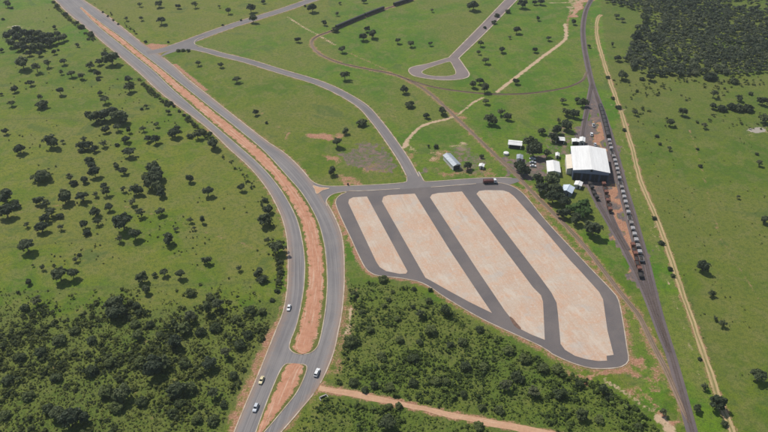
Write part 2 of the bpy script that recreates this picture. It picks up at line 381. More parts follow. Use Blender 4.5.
SPUR = catmull(PP([(470,-16),(425,-4),(407,2),(390,7.5),(372,14),(350,23),(330,31.5),(317,36.5),(311.5,42),(314,49),(323,56),(340,63),(362,68),(392,74),(410,81),(428,92),(446,108),(470,131),(495,155),(515,174),(531,191),(548,208),(565,225),(582,243.5),(600,266),(618,290),(632,307),(640,318),(654,347),(666,370),(675,390),(683,408),(689,423)]))
WYE = catmull(PP([(398,76),(415,82),(435,87.5),(462,91.5),(490,94),(520,94),(545,91.5),(568,87),(582,80.5),(587,72)]))
MAIN = catmull(PP([(600,-16),(591,0),(585.5,12),(583,28),(584,45),(587,62),(591,80),(594,90),(602,111),(608,129),(613.5,147),(619,167),(624.5,188),(632,213),(639,238),(645.5,261),(650.5,282),(656,305),(661.5,325),(675,369),(691,428),(700,462)]))
TRACK_W = catmull(PP([(592,84),(588,105),(584,125),(582,145),(584,165),(590,186),(598,203),(609,222),(621,243),(632,264),(641,283),(649,302),(656,320),(663,338),(669,352)]))
TRACK_B = catmull(PP([(596,168),(600,178),(604.5,190),(609.5,212),(618,232),(628,250)]))
TRACK_R = catmull(PP([(596,96),(601,112),(605,127),(608.6,142.5),(611.5,154),(615.5,167),(619.3,183),(625.5,207),(632,231),(637,248),(641.5,264),(645.5,281),(650.5,298),(656.5,315),(662.5,331),(668,346)]))
FARM = catmull(PP([(601,15),(597.5,19),(597,35),(602,56),(611.5,85),(621,112),(631,144),(638,172),(643,187),(656,217),(668,250),(680,287),(691,316),(699,340),(709,369),(716,391),(724,412),(733,432),(741,456)]))
LANE = catmull(PP([(319,388),(330,390),(358,394.5),(388,401),(420,408),(450,414.8),(500,424),(545,433),(600,445)]))
LOT = PP([(352,191.3),(345,193),(338.5,196.5),(335.6,202),(339,213),(351,238.6),(358,254),(365,267.5),(371,273),(379,276),(395,277.5),(411,280),(422,283),(432,288.4),(446,298),(483,319.5),(540,346),(552,354),(572,363),(592,368.5),(611,368.5),(622,366.5),(628.5,360.5),(627,348),(623,322),(618.5,300.6),(612,291),(591,269),(582,259.5),(548.7,224),(528,199),(520,191),(512,186.3),(503,183.5),(490,182.5),(470,184),(430,187),(390,190)])
SLABS = [
 [(348.3,203),(349,199.5),(353,197.5),(367,196.6),(407.5,271.5),(406,273.8),(399.4,274),(386,271.2),(380,267.5),(376.5,262.5)],
 [(382,201.5),(383.3,197),(388,195.3),(414.8,193.8),(449,249),(475,288.2),(492,313.2),(470,302.5),(448,290.5),(433,282),(425.5,278)],
 [(430,197.5),(432,194.6),(438,193.2),(462,191.6),(500,243.5),(533,287.5),(541,295.5),(543,302),(544.8,340),(532,335),(519,328.5),(505,311),(477.3,270)],
 [(476.5,194),(479,191.2),(485,190.3),(503,190.5),(509,192.5),(514,196.5),(542.5,228),(569.6,260),(581,272),(599,292),(603,299.5),(607.5,331),(613.6,355),(606.5,356),(607,360.8),(598,361.2),(586,359.3),(575,356),(565,350),(560.6,344),(557.8,313),(556.6,303),(551.5,293),(541,278.5)]]

# ------------------------------------------------------------------ ground
def build_ground():
    x0, x1, y0, y1, d = -480., 480., 140., 900., 1.7
    nx, ny = int((x1 - x0) / d), int((y1 - y0) / d)
    gx, gy = np.meshgrid(np.linspace(x0, x1, nx + 1), np.linspace(y0, y1, ny + 1)); X, Y = gx.ravel(), gy.ravel(); px, py = to_px(X, Y)
    z = np.zeros_like(X); Q2 = np.c_[X, Y]
    wx = X + 11 * (vnoise(Q2, 11, 71) - .5) + 6 * (vnoise(Q2, 4, 72) - .5); wy = Y + 14 * (vnoise(Q2, 11, 73) - .5) + 8 * (vnoise(Q2, 4, 74) - .5); ex, ey = to_px(wx, wy)
    dirt = np.zeros_like(X); dry = np.zeros_like(X); vivid = np.zeros_like(X); grav = np.zeros_like(X)
    pale = np.zeros_like(X); under = np.zeros_like(X); pan = np.zeros_like(X)
    def band(a, line, w, soft, amp=1.0, clip=None):
        m = (X > line[:, 0].min() - w - soft) & (X < line[:, 0].max() + w + soft) & (Y > line[:, 1].min() - w - soft) & (Y < line[:, 1].max() + w + soft)
        if clip is not None: m &= clip
        dd = dist_line(X[m], Y[m], line[::2] if len(line) > 60 else line); a[m] = np.maximum(a[m], amp * (1 - sstep(w, w + soft, dd)))
    def ell(a, cx, cy, rx, ry, amp=1.0):
        fx, fy = (px, py) if a is pan else (ex, ey); q = np.hypot((fx - cx) / rx, (fy - cy) / ry); a[:] = np.maximum(a, amp * (1 - sstep(.35, 1.3, q)))
    def area(a, poly, amp):
        a[in_poly(ex, ey, poly) if a is dirt or a is grav or a is pale else in_poly(px, py, poly)] = amp
    # tone of the pastures
    left = (px < np.interp(py, [-20, 0, 48, 126, 190, 252, 331, 432], [30, 54, 109, 204, 268, 288, 275, 235]))
    dry[left] = np.clip(.35 + .45 * sstep(60, 160, py[left]) - .35 * sstep(240, 300, py[left]), 0, 1)
    vivid[left] = .75 * (1 - sstep(40, 85, py[left] + .15 * px[left])) + .45 * np.exp(-((py[left] - 285) / 16) ** 2)
    up = (px > 100) & (py < 46 - .26 * (px - 180)) & ~left & (px < 330); dry[up] = .75
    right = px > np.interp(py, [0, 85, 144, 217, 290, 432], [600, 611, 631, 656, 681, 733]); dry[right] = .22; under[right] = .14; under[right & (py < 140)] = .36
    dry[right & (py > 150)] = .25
    mid = ~left & ~right & ~up; vivid[mid] = .62
    tri = mid & (py < 182) & (px < np.interp(py, [45, 61, 82, 105, 141, 182], [190, 248, 315, 361, 391, 416]))       # drier ground between avenue and street
    vivid[tri] = .12; dry[tri] = .42; low = mid & (py > 270); vivid[low] = .35; dry[low] = .25
    strip_g = ~right & (px > np.interp(py, [0, 85, 150, 250, 330, 432], [590, 596, 614, 642, 664, 696])); vivid[strip_g] = 1.0
    area(vivid, [(628, 300), (655, 345), (668, 385), (660, 412), (640, 400), (632, 362)], .95)
    area(dry, [(610, 78), (768, 74), (768, 92), (620, 90)], .6)
    # undergrowth of the thickets
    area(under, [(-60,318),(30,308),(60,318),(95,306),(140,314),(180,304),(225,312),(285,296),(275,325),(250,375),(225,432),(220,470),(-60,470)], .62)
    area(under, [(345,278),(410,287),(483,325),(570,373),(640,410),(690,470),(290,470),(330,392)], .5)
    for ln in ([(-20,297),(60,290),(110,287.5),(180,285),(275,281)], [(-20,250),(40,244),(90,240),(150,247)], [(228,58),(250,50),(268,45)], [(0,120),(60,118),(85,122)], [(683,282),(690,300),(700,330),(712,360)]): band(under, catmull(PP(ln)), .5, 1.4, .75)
    for ln in ([(-20,222),(60,205),(130,208),(200,230),(262,250)], [(690,130),(705,180),(722,240),(760,300)], [(200,70),(240,95),(290,137)], [(420,100),(400,112),(385,100)]): band(dirt, catmull(PP(ln)), .3, 1.2, .36)
    # bare soil along the roads
    for i, ln in enumerate((sLL, sRR)):
        band(dirt, ln, .8, 2.6, .52)
    lowL = sLL[(to_px(sLL[:, 0], sLL[:, 1])[1] > 325)]; band(dirt, lowL, 1.5, 4.5, .72)
    band(dirt, catmull(PP([(272,345),(262,370),(246,405),(238,425)])) - np.array([3.0, 0]), 1.0, 3, .62)
    band(dirt, catmull(PP([(175,64.5),(190,77),(206,90)])), 1.0, 1.2, 1.0)
    band(pale, catmull(PP([(351,309),(349,322),(347,334)])), .5, .8, .9); band(dirt, catmull(PP([(353,290),(350,320),(345,345),(335,372)])), 1.5, 3, .42)
    band(dirt, STREET_C, 4.5, 1.8, .50); band(dirt, STREET_D, 6.2, 2, .5)
    lot = catmull(LOT, True, 3); lot = np.vstack([lot, lot[:1]])
    lpx, lpy = to_px(lot[:, 0], lot[:, 1])
    band(dirt, lot, 1.0, 2.6, .62)
    band(dirt, lot[(lpx > 500)], 1.5, 5.0, .50)
    band(dirt, lot[(lpx < 372) & (lpy > 205)], 1.2, 2.4, .8)
    ell(dirt, 151, 48, 13, 4.2, 1); ell(dirt, 76, 1.5, 9, 4, 1)
    ell(dirt, 323, 135.7, 13, 5, .95); ell(dirt, 292, 137, 4, 5, .6); ell(dirt, 329, 158, 11, 6, .75); ell(dirt, 377, 167, 15, 5, .7); ell(dirt, 352, 180, 12, 5, .8)
    area(grav, [(338,155),(345,150),(360,145),(379,147),(391,159),(397,169),(380,171),(362,165),(345,163)], .56)
    ell(grav, 427, 173.5, 6, 4, .7); ell(dirt, 400, 172, 8, 14, .0)
    ell(dirt, 412, 160, 9, 14, .55); ell(dirt, 440, 158, 13, 8, .55); ell(pale, 456, 146.5, 12, 5, .55); ell(pale, 436, 157, 7, 5, .5)
    area(grav, [(452,147),(468,146),(482,160),(487,172),(470,176),(455,168),(447,155)], .46); ell(dirt, 470, 174, 40, 4, .5)
    band(pale, catmull(PP([(404,148),(406,142),(411,136),(419,128),(430,123),(445,119.5),(456,116)])), .8, 1.2, .95)
    band(pale, catmull(PP([(458,115),(466,108.5),(474,102),(483,97.5)])), .6, 1.2, .75)
    band(pale, catmull(PP([(497,92),(515,78),(530,66.5),(545,55),(560,44),(566,37),(565,24)])), 1.0, 1.3, .98)
    band(pale, catmull(PP([(288,17),(300,25),(318,35),(335,45)])), .5, 1.2, .75); band(dirt, catmull(PP([(318,35),(345,51),(370,62),(395,74)])), .5, 1.4, .5)
    ell(dirt, 456, 116, 8, 3, .8); ell(pale, 409, 143, 5, 4, .6); ell(dirt, 397, 115, 6, 2, .5)
    band(dirt, SPUR, 1.5, 3.2, .6); band(dirt, WYE, .6, 1.6, .5)
    # bare ground at the south-east corner of the yard and beside the line
    for e in ((592,374,22,6,.85),(620,372,20,8,.75),(635,358,8,9,.8),(630,378,14,4,.6),(662,421,12,7,.95),(655,365,9,22,.5),(650,402,9,16,.5),(545,212,9,12,.5),(585,250,9,11,.5),(531,197,11,9,.6),(612,283,9,12,.5),(640,335,6,18,.5)): ell(dirt, *e)
    band(pale, catmull(PP([(604,380),(620,390),(638,402),(655,411)])), .5, .9, .6); band(pale, PP([(659,418),(664,422),(671,432)]), 1.5, 1.5, .9)
    band(pale, catmull(PP([(524,183),(532,192),(538,197)])), .8, 1.2, .8)
    # railway yard
    area(grav, [(592,82),(596,100),(604,124),(612,150),(620,176),(632,220),(642,255),(650,285),(656,306),(648,306),(634,275),(618,245),(600,212),(588,192),(581,165),(580,145),(583,122),(589,98)], .95)
    area(dirt, [(594,118),(601,124),(604,146),(594,146)], .95); area(grav, [(594,118),(601,124),(604,146),(594,146)], 0)
    area(dirt, [(604,182),(617,184),(626,214),(634,243),(641,279),(636,279),(624,248),(612,218)], .95); area(grav, [(605,182),(616,184),(625,214),(632,243),(640,279),(637,279),(625,248),(613,218)], .0)
    area(grav, [(512,158),(545,156),(548,180),(532,182),(518,176),(505,178),(505,160)], .7)
    area(pale, [(566,8),(578,15),(587,0),(594,-14),(580,-14)], .5); area(dirt, [(573,15),(578,16),(590,-2),(582,-4)], .95)
    band(pale, PP([(548,3),(568,2.5)]), .8, 1.5, .6); band(dirt, catmull(PP([(572,8),(568,20),(567,36)])), .7, 1.5, .6)
    area(grav, [(550,130),(575,130),(582,142),(570,150),(560,172),(545,150)], .42); ell(dry, 566, 165, 10, 16, .9)
    band(dirt, FARM, 1.2, 2.5, .6); band(dirt, LANE, 1.5, 2.0, .75); band(pale, offset(FARM, -5.5), .2, .9, .30)
    ell(pan, 757, 130, 10, 3.4, 1); ell(pale, 322, 396, 5, 4, .9); ell(pale, 757, 130, 13, 4.6, .5); ell(pale, 658, 226, 4, 3, .8); ell(pale, 622, 112, 2.5, 2, .8); ell(pale, 16, 27, 9, 3, .5)
    for cx, cy, rx, ry in ((40,346,7,3),(170,378,6,3),(93,352,4,2),(150,340,5,2),(60,375,4,7),(133,390,4,8),(160,412,5,6)): ell(dirt, cx, cy, rx, ry, .42)
    V = np.c_[X, Y, z]; i = np.arange(nx); Q = []
    base = (np.arange(ny)[:, None] * (nx + 1) + i[None]).ravel()
    Q = np.c_[base, base + 1, base + nx + 2, base + nx + 1]
    # coarse plain out to the horizon
    B = 7000.; xs, ys = (-B, x0, x1, B), (-B, y0, y1, B); V2, Q2 = [], []
    for a in range(3):
        for b in range(3):
            if a == 1 and b == 1: continue
            k = len(V) + len(V2); V2 += [(xs[a], ys[b], 0), (xs[a + 1], ys[b], 0), (xs[a + 1], ys[b + 1], 0), (xs[a], ys[b + 1], 0)]; Q2.append((k, k + 1, k + 2, k + 3))
    n0 = len(V); V = np.vstack([V, V2]); Q = np.vstack([Q, Q2]).astype(np.int32)
    me = bpy.data.meshes.new('ground'); me.vertices.add(len(V)); me.vertices.foreach_set('co', V.astype(np.float32).ravel())
    me.loops.add(Q.size); me.loops.foreach_set('vertex_index', Q.ravel()); me.polygons.add(len(Q)); me.polygons.foreach_set('loop_start', np.arange(0, Q.size, 4, dtype=np.int32))
    me.update(calc_edges=True); me.materials.append(M['ground'])
    def put(name, a, b, c, d):
        A = np.zeros((len(V), 4), np.float32); A[n0:, 1] = .35
        for k, v in enumerate((a, b, c, d)): A[:n0, k] = v
        me.attributes.new(name, 'FLOAT_COLOR', 'POINT').data.foreach_set('color', A.ravel())
    put('paintA', dirt, dry, vivid, grav); put('paintB', pale, under, pan, pan)
    tag(link(bpy.data.objects.new('ground', me)), kind='structure')
build_ground()

# ------------------------------------------------------------------ roads
strip('avenue', sLL, sRR, .04, 'avenue', cols=16)
kerb(sLL, z0=-.02)
rp = to_px(sRR[:, 0], sRR[:, 1])
kerb(sRR[rp[0] < 141], z0=-.02); kerb(sRR[(rp[0] > 163) & (rp[1] < 180)], z0=-.02); kerb(sRR[(rp[1] > 203) & (rp[1] < 384)], z0=-.02); kerb(sRR[rp[1] > 391], z0=-.02)
def median_mat():
    t = NT('median_soil'); p = t.pos(); uv = t.uv(); d = t.rgb(t.attr('edge').outputs['Color'])[0]
    br = t.noise(p, .25, 5, .7); fine = t.noise(p, 1.2, 4, .7); brk = t.math('ADD', t.math('MULTIPLY', t.math('SUBTRACT', br, .5), 1.6), t.math('MULTIPLY', t.math('SUBTRACT', fine, .5), .6))
    g, *_ = grass_nodes(t, p, 1.0, .0); g = t.mix(.35, g, (.115, .100, .040))
    soil = t.mix(t.ms(br, .3, .7), (.48, .245, .15), (.38, .175, .10)); s = t.noise(t.mapping(uv, (.05, 1.0, 1)), 1, 5, .6)
    soil = t.mix(t.ms(s, .5, .66, 0, .8), soil, (.54, .37, .265)); soil = t.mix(t.ms(fine, .55, .7, 0, .7), soil, (.25, .13, .085))
    c = t.mix(t.ms(t.math('ADD', t.math('ADD', d, .2), brk), .42, .60), soil, g); t.bump(fine, .6, .2); return t.done(c, .95)
M['median'] = median_mat()
def grass_mat():
    t = NT('mown_grass'); g, n2, n3, n4 = grass_nodes(t, t.pos(), .4, .3); t.bump(n3, .5, .2); return t.done(g, .95)
M['grass'] = grass_mat()
def median(L, Rr):
    n = 220 if len(L) > 60 else 60; a, b = resample(L, n), resample(Rr, n)
    # round the ends
    outl = catmull(np.vstack([a[::2], b[::-1][1::2]]), True, 1.2)
    strip('median', a, b, .05, 'median', cols=14, crown=.35); kerb(outl, True, w=.45, z0=.02, z1=.19)
median(sM1L, sM1R); median(sM2L, sM2R)

def ribbon(name, line, w, z, mat, edge_kerb=True, **k):
    l, r = offset(line, w / 2), offset(line, -w / 2); o = strip(name, l, r, z, mat, **k)
    if edge_kerb: kerb(l, z0=-.02), kerb(r, z0=-.02)
    return o
cl = STREET_C
strip('street', offset(cl, 3.9), offset(cl, -3.9), .045, 'street')
sl = resample(offset(cl, 3.9), 200); sr = resample(offset(cl, -3.9), 200)
qy = to_px(sl[:, 0], sl[:, 1]); kerb(sl[(qy[0] > 197) & (qy[1] < 177)], z0=-.02); qy = to_px(sr[:, 0], sr[:, 1]); kerb(sr[(qy[0] > 190) & (qy[1] < 176)], z0=-.02)
dl, dr = offset(STREET_D, 5.2), offset(STREET_D, -5.2)
strip('street', dl, dr, .05, 'street')
q = to_px(dl[:, 0], dl[:, 1]); kerb(dl[q[0] > 166], z0=-.02); q = to_px(dr[:, 0], dr[:, 1]); kerb(dr[q[0] > 197], z0=-.02)
prism('street_corner', catmull(PP([(160,57),(165,53),(176,48),(186,44),(197,38.5),(196,42),(194.5,44),(198,46.5),(204,49),(202,52),(192,50),(180,50.5),(168,54)]), True, 1.5), -.02, .055, 'street')
kerb(catmull(PP([(204,36),(198,38.6),(194.6,41.4),(195.3,44.4),(203,47)]), False, 1), z0=-.02)
# cross street in front of the yard, with its corners
cross = np.vstack([catmull(PP([(309,178),(313,182),(320,185),(330,186.2),(352,185.8),(380,184.5),(403.5,182.6),(406.8,180.5),(407,177.3)]), False, 2),
                   catmull(PP([(418.6,171.5),(422,177.5),(424.5,181.2),(430,181.6),(455,179.8),(480,178),(497,177.6),(512,178),(519,178.5)]), False, 2),
                   catmull(PP([(521,181),(512,184),(500,187),(470,190),(430,193),(390,195),(352,197)]), False, 2),
                   catmull(PP([(352,191.3),(344,191.8),(336,193.2),(330,195.8),(327,199.5),(325.2,203),(319,192),(311,180.5)]), False, 2)])
prism('cross_street', cross, -.03, .06, 'street')
kerb(catmull(PP([(305,173),(309,178),(313,182),(320,185),(330,186.2),(352,185.8),(380,184.5),(403.5,182.6),(406.8,180.5),(406.5,177)]), False, 1.5), z0=-.02)
kerb(catmull(PP([(418.6,171.5),(422,177.5),(424.5,181.2),(430,181.6),(455,179.8),(480,178),(497,177.6),(512,178)]), False, 1.5), z0=-.02)
kerb(catmull(PP([(327,206),(326.2,202),(327.5,198.5),(331,195.3),(337,193),(346,191.6)]), False, 1.2), z0=-.02)
isl = catmull(PP([(313.3,185.8),(320,187.4),(329.5,188.4),(322.5,190.5),(317,194),(315,190)]), True, 1.0)
prism('traffic_island', isl, 0, .16, 'dirt_lane'); kerb(isl, True, w=.4, z0=.02, z1=.22)
# the yard: asphalt, four concrete bays, kerb
lot_s = catmull(LOT, True, 3)
prism('yard_pavement', lot_s, -.04, .075, 'lot')
lp = to_px(lot_s[:, 0], lot_s[:, 1]); keep = ~((lp[1] < 193) & (lp[0] > 350) & (lp[0] < 497))
i0 = int(np.argmax((lp[0] > 352) & (lp[1] < 192))) ; roll = np.roll(np.arange(len(lot_s)), -int(np.where(keep & ~np.roll(keep, 1))[0][0])); kk = roll[keep[roll]]
kerb(lot_s[kk], z0=-.02, z1=.2, w=.5)
for pts in SLABS:
    w = PP(pts); prism('concrete_bay', w, .02, .13, 'slab', rz=math.atan2(*(P(533, 288) - P(462, 192))[::-1]))
kerb(catmull(PP([(349,191),(362,191),(380,190),(400,188.8)]), False, 2), w=.5, z0=.03, z1=.2, mat='kerb', name='street_divider')
kerb(catmull(PP([(431,187.3),(450,185.8),(476,183.8)]), False, 2), w=.5, z0=.03, z1=.2, mat='kerb', name='street_divider')
M['mud'] = simple('dried_mud', (.13, .075, .055), (.19, .115, .085), .6, .95, coord='pos')
prism('mud_patch', catmull(PP([(509.5,317),(512.5,318.2),(516.5,323),(521,328.3),(519.5,329.4),(514,325.3)]), True, 1), .05, .136, 'mud')
# turning loop and its approach
appr_l, appr_r = PP([(448.8,57.6),(480,26),(505,0),(517,-12)]), PP([(458.7,58.2),(487.3,30.8),(513.7,3.3),(528,-12)])
prism('turning_loop', LOOP_OUT, -.03, .05, 'loop')
strip('street', catmull(appr_l), catmull(appr_r), .055, 'loop')
kerb(np.vstack([catmull(appr_l)[::-1], LOOP_OUT[1:-1], catmull(appr_r)]), z0=-.02, w=.9)
prism('loop_island', LOOP_ISL, 0, .14, 'grass'); kerb(LOOP_ISL, True, w=.6, z0=.02, z1=.2)
# dirt tracks
def rough_edges(line, w, amp):
    n = len(line); j = np.convolve(rng.normal(0, amp, n + 8), np.ones(5) / 5, 'same')[4:4 + n]; j2 = np.convolve(rng.normal(0, amp, n + 8), np.ones(5) / 5, 'same')[4:4 + n]
    t = tangents(line); nn = np.c_[-t[:, 1], t[:, 0]]
    return line + nn * (w / 2 + j)[:, None], line - nn * (w / 2 + j2)[:, None]
strip('farm_track', *rough_edges(FARM, 3.0, .4), .02, 'dirt_road', cols=8)
strip('dirt_lane', *rough_edges(LANE, 3.3, .7), .02, 'dirt_lane', cols=6)

# ------------------------------------------------------------------ railway
def railway(line, name_bed, mat, bw, label, gauge=1.0, sleepers=True):
    strip(name_bed, offset(line, bw / 2), offset(line, -bw / 2), .03, mat, cols=6, crown=.22)
    a = empty('railway_track', (line[0][0], line[0][1], 0)); tag(a, label, 'railway', 'railway tracks')
    o = np.array(line[0])
    for s in (1, -1):
        l = offset(line, s * gauge / 2) - o; V = []
        t = tangents(l); nn = np.c_[-t[:, 1], t[:, 0]] * .06
        for p, q in zip(l + nn, l - nn): V += [(*p, .28), (*p, .46), (*q, .46), (*q, .28)]
        Fc = [(4 * i + k, 4 * i + 4 + k, 4 * i + 5 + k, 4 * i + 1 + k) for i in range(len(l) - 1) for k in range(3)]
        mesh_obj('rail', V, Fc, 'rail', a)
    if sleepers:
        n = int(length(line) / .8); c = resample(line, n) - o; t = tangents(c); mb = MB()
        for i in range(n): mb.box((c[i][0], c[i][1], .26), (.24, 2.0, .08), math.atan2(t[i][1], t[i][0]))
        s = mb.build('sleepers', 'sleeper', a); s['kind'] = 'stuff'
railway(MAIN, 'ballast_bed', 'ballast', 5.0, 'main railway line running the full height beside the sandy farm track')
railway(TRACK_R, 'ballast_bed', 'ballast', 4.2, 'yard track right of the warehouse carrying the long rake of pale wagons')
railway(TRACK_W, 'ballast_bed', 'ballast', 4.2, 'yard track curving round the left side of the warehouse')
railway(TRACK_B, 'ballast_bed', 'ballast', 3.6, 'short yard siding in front of the warehouse with rust red wagons')
railway(SPUR, 'overgrown_bed', 'spur', 2.9, 'overgrown spur line curving past the yard and back across the pasture', sleepers=False)
railway(WYE, 'overgrown_bed', 'spur', 2.4, 'overgrown wye track linking the spur line to the main line', sleepers=False)

def ordinal(n): return ['first', 'second', 'third', 'fourth', 'fifth', 'sixth', 'seventh', 'eighth', 'ninth', 'tenth', 'eleventh', 'twelfth', 'thirteenth', 'fourteenth', 'fifteenth', 'sixteenth', 'seventeenth', 'eighteenth', 'nineteenth', 'twentieth', 'twenty-first', 'twenty-second', 'twenty-third', 'twenty-fourth', 'twenty-fifth', 'twenty-sixth', 'twenty-seventh', 'twenty-eighth', 'twenty-ninth', 'thirtieth', 'thirty-first', 'thirty-second', 'thirty-third', 'thirty-fourth', 'thirty-fifth'][n]
def copy_tree(o, parent=None):
    c = o.copy(); col.objects.link(c); c.parent = parent
    for ch in list(o.children): copy_tree(ch, c)
    return c
def wheel_mesh(mb, c, r, w, n=12):
    mb.loft([[(c[0] + r * k * math.cos(a), c[1] + y, c[2] + r * k * math.sin(a)) for a in [2 * math.pi * i / n for i in range(n)]] for y, k in ((-w / 2, .86), (-w / 2 * .7, 1), (w / 2 * .7, 1), (w / 2, .86))])
def make_wagon(L, mat, style):
    o = empty('rail_wagon'); hw = 1.25
    MB().box((0, 0, 1.12), (L, 1.5, .26)).box((L / 2 + .12, 0, 1.12), (.24, 1.7, .4)).box((-L / 2 - .12, 0, 1.12), (.24, 1.7, .4)).build('underframe', 'frame', o)
    if style == 'hopper':
        def ring(z, lx, ly): return [(lx, ly, z), (-lx, ly, z), (-lx, -ly, z), (lx, -ly, z)]
        MB().loft([ring(1.27, L * .16, .6), ring(1.9, L * .32, 1.12), ring(2.85, L * .32, 1.12), ring(3.0, L * .30, 1.05)]).build('hopper_body', mat, o)
        MB().box((0, 0, 3.05), (L * .48, .7, .1)).build('hatch_cover', mat, o)
    elif style == 'box':
        n = 9; prof = [(-hw, 1.3), (-hw, 3.2)] + [(-hw * math.cos(a), 3.2 + .45 * math.sin(a)) for a in [math.pi * i / 8 for i in range(1, 8)]] + [(hw, 3.2), (hw, 1.3)]
        MB().loft([[(x, y, z) for y, z in prof] for x in (-L * .49, L * .49)]).build('covered_body', mat, o)
        MB().box((0, hw + .04, 2.2), (L * .2, .06, 1.7)).build('sliding_door', 'frame', o); MB().box((0, -hw - .04, 2.2), (L * .2, .06, 1.7)).build('sliding_door', 'frame', o)
    else:
        MB().box((0, 0, 1.32), (L * .96, 2.4, .12)).build('deck', mat, o)
        b = MB(); [b.box((0, s * 1.2, 1.75), (L * .96, .08, .75)) for s in (1, -1)]; [b.box((s * L * .48, 0, 1.75), (.08, 2.4, .75)) for s in (1, -1)]; b.build('low_sides', mat, o)
        MB().loft([[(x * L * .4 * k, y * 1.0 * k, z) for x, y in ((1, 1), (-1, 1), (-1, -1), (1, -1))] for z, k in ((1.4, 1), (1.9, .95), (2.15, .5))]).build('load', 'frame', o)
    for x in (-L * .28, L * .28):
        w = MB(); wheel_mesh(w, (x, .52, .86), .4, .12); wheel_mesh(w, (x, -.52, .86), .4, .12); w.tube((x, -.5, .86), (x, .5, .86), .08, .08); w.build('wheelset', 'frame', o)
    return o
def rake(line, ya, yb, n, kinds, what, where, group, pitch=None):
    py = to_px(line[:, 0], line[:, 1])[1]; s = np.r_[0, np.cumsum(np.linalg.norm(np.diff(line, axis=0), axis=1))]
    o = np.argsort(py); sa, sb = np.interp(ya, py[o], s[o]), np.interp(yb, py[o], s[o]); t = tangents(line)
    protos = {}
    for k in range(n):
        q = sa + (sb - sa) * k / max(1, n - 1); x, y = np.interp(q, s, line[:, 0]), np.interp(q, s, line[:, 1]); i = min(len(t) - 1, int(np.searchsorted(s, q)))
        L, mat, style = kinds[k % len(kinds)]
        key = (L, mat, style)
        if key not in protos: protos[key] = w = make_wagon(*key)
        else: w = copy_tree(protos[key])
        w.location = (x, y, 0); w.rotation_euler = (0, 0, math.atan2(t[i][1], t[i][0]))
        tag(w, f'{what}, {ordinal(k)} from {where}', 'wagon', group)
rake(TRACK_R, 143, 261, 25, [(4.6, 'wag_pale', 'hopper'), (4.6, 'wag_grey', 'hopper'), (4.4, 'wag_pale', 'hopper'), (4.6, 'wag_pale', 'low'), (4.5, 'wag_grey', 'hopper'), (4.6, 'wag_pale', 'hopper'), (4.4, 'wag_pale', 'hopper')], 'pale grey wagon in the long rake', 'the warehouse end', 'pale wagons of the long rake')
rake(catmull(PP([(635.5,262),(638.6,271),(641.5,282)])), 265.5, 277, 3, [(4.2, 'wag_rust', 'low'), (4.2, 'wag_rust', 'hopper'), (4.2, 'wag_dark', 'low')], 'short dark red wagon beyond the pale rake', 'its near end', 'red wagons beyond the pale rake')
rake(catmull(PP([(630.8,243),(633.5,252),(637,264)])), 247.5, 261, 4, [(4.2, 'wag_rust', 'hopper'), (4.2, 'wag_rust', 'low')], 'rust red wagon alongside the pale rake', 'the far end', 'red wagons beside the pale rake')
rake(TRACK_B, 186.5, 212, 7, [(4.2, 'wag_rust', 'hopper'), (4.2, 'wag_rust', 'low')], 'rusty wagon on the siding before the warehouse', 'the warehouse', 'wagons on the warehouse siding')
rake(TRACK_W, 185, 199.5, 4, [(4.2, 'wag_dark', 'low'), (4.2, 'wag_dark', 'hopper')], 'dark wagon on the left yard track', 'the warehouse', 'dark wagons on the left yard track')
rake(TRACK_R, 109, 137, 8, [(5.6, 'wag_dark', 'box')], 'dark covered wagon on the track behind the warehouse', 'the far end', 'wagons behind the warehouse')
def rake_px(line, pts, L, what, where, group):
    A = make_wagon(L, 'wag_dark', 'box')
    for k, (x, y) in enumerate(pts):
        w = A if k == 0 else copy_tree(A); q = P(x, y); d = np.linalg.norm(line - q, axis=1); i = int(np.argmin(d)); t = tangents(line)[i]
        w.location = (line[i][0], line[i][1], 0); w.rotation_euler = (0, 0, math.atan2(t[1], t[0])); tag(w, f'{what}, {ordinal(k)} from {where}', 'wagon', group)
rake_px(SPUR, [(340,27.3),(345.5,25),(351,22.5),(356.5,20.2),(361.5,18.2)], 9.5, 'dark covered wagon of the longer string on the spur', 'the curve', 'dark wagons on the far spur')
rake_px(SPUR, [(367.5,15.8),(372,14),(376.5,12.3),(380.5,10.8)], 9.0, 'dark covered wagon of the shorter string on the spur', 'the curve', 'dark wagons on the far spur')
rake_px(SPUR, [(397.5,5),(401.5,3.8),(405.5,2.5),(410,1)], 9.0, 'dark covered wagon at the top edge', 'the left', 'dark wagons on the far spur')

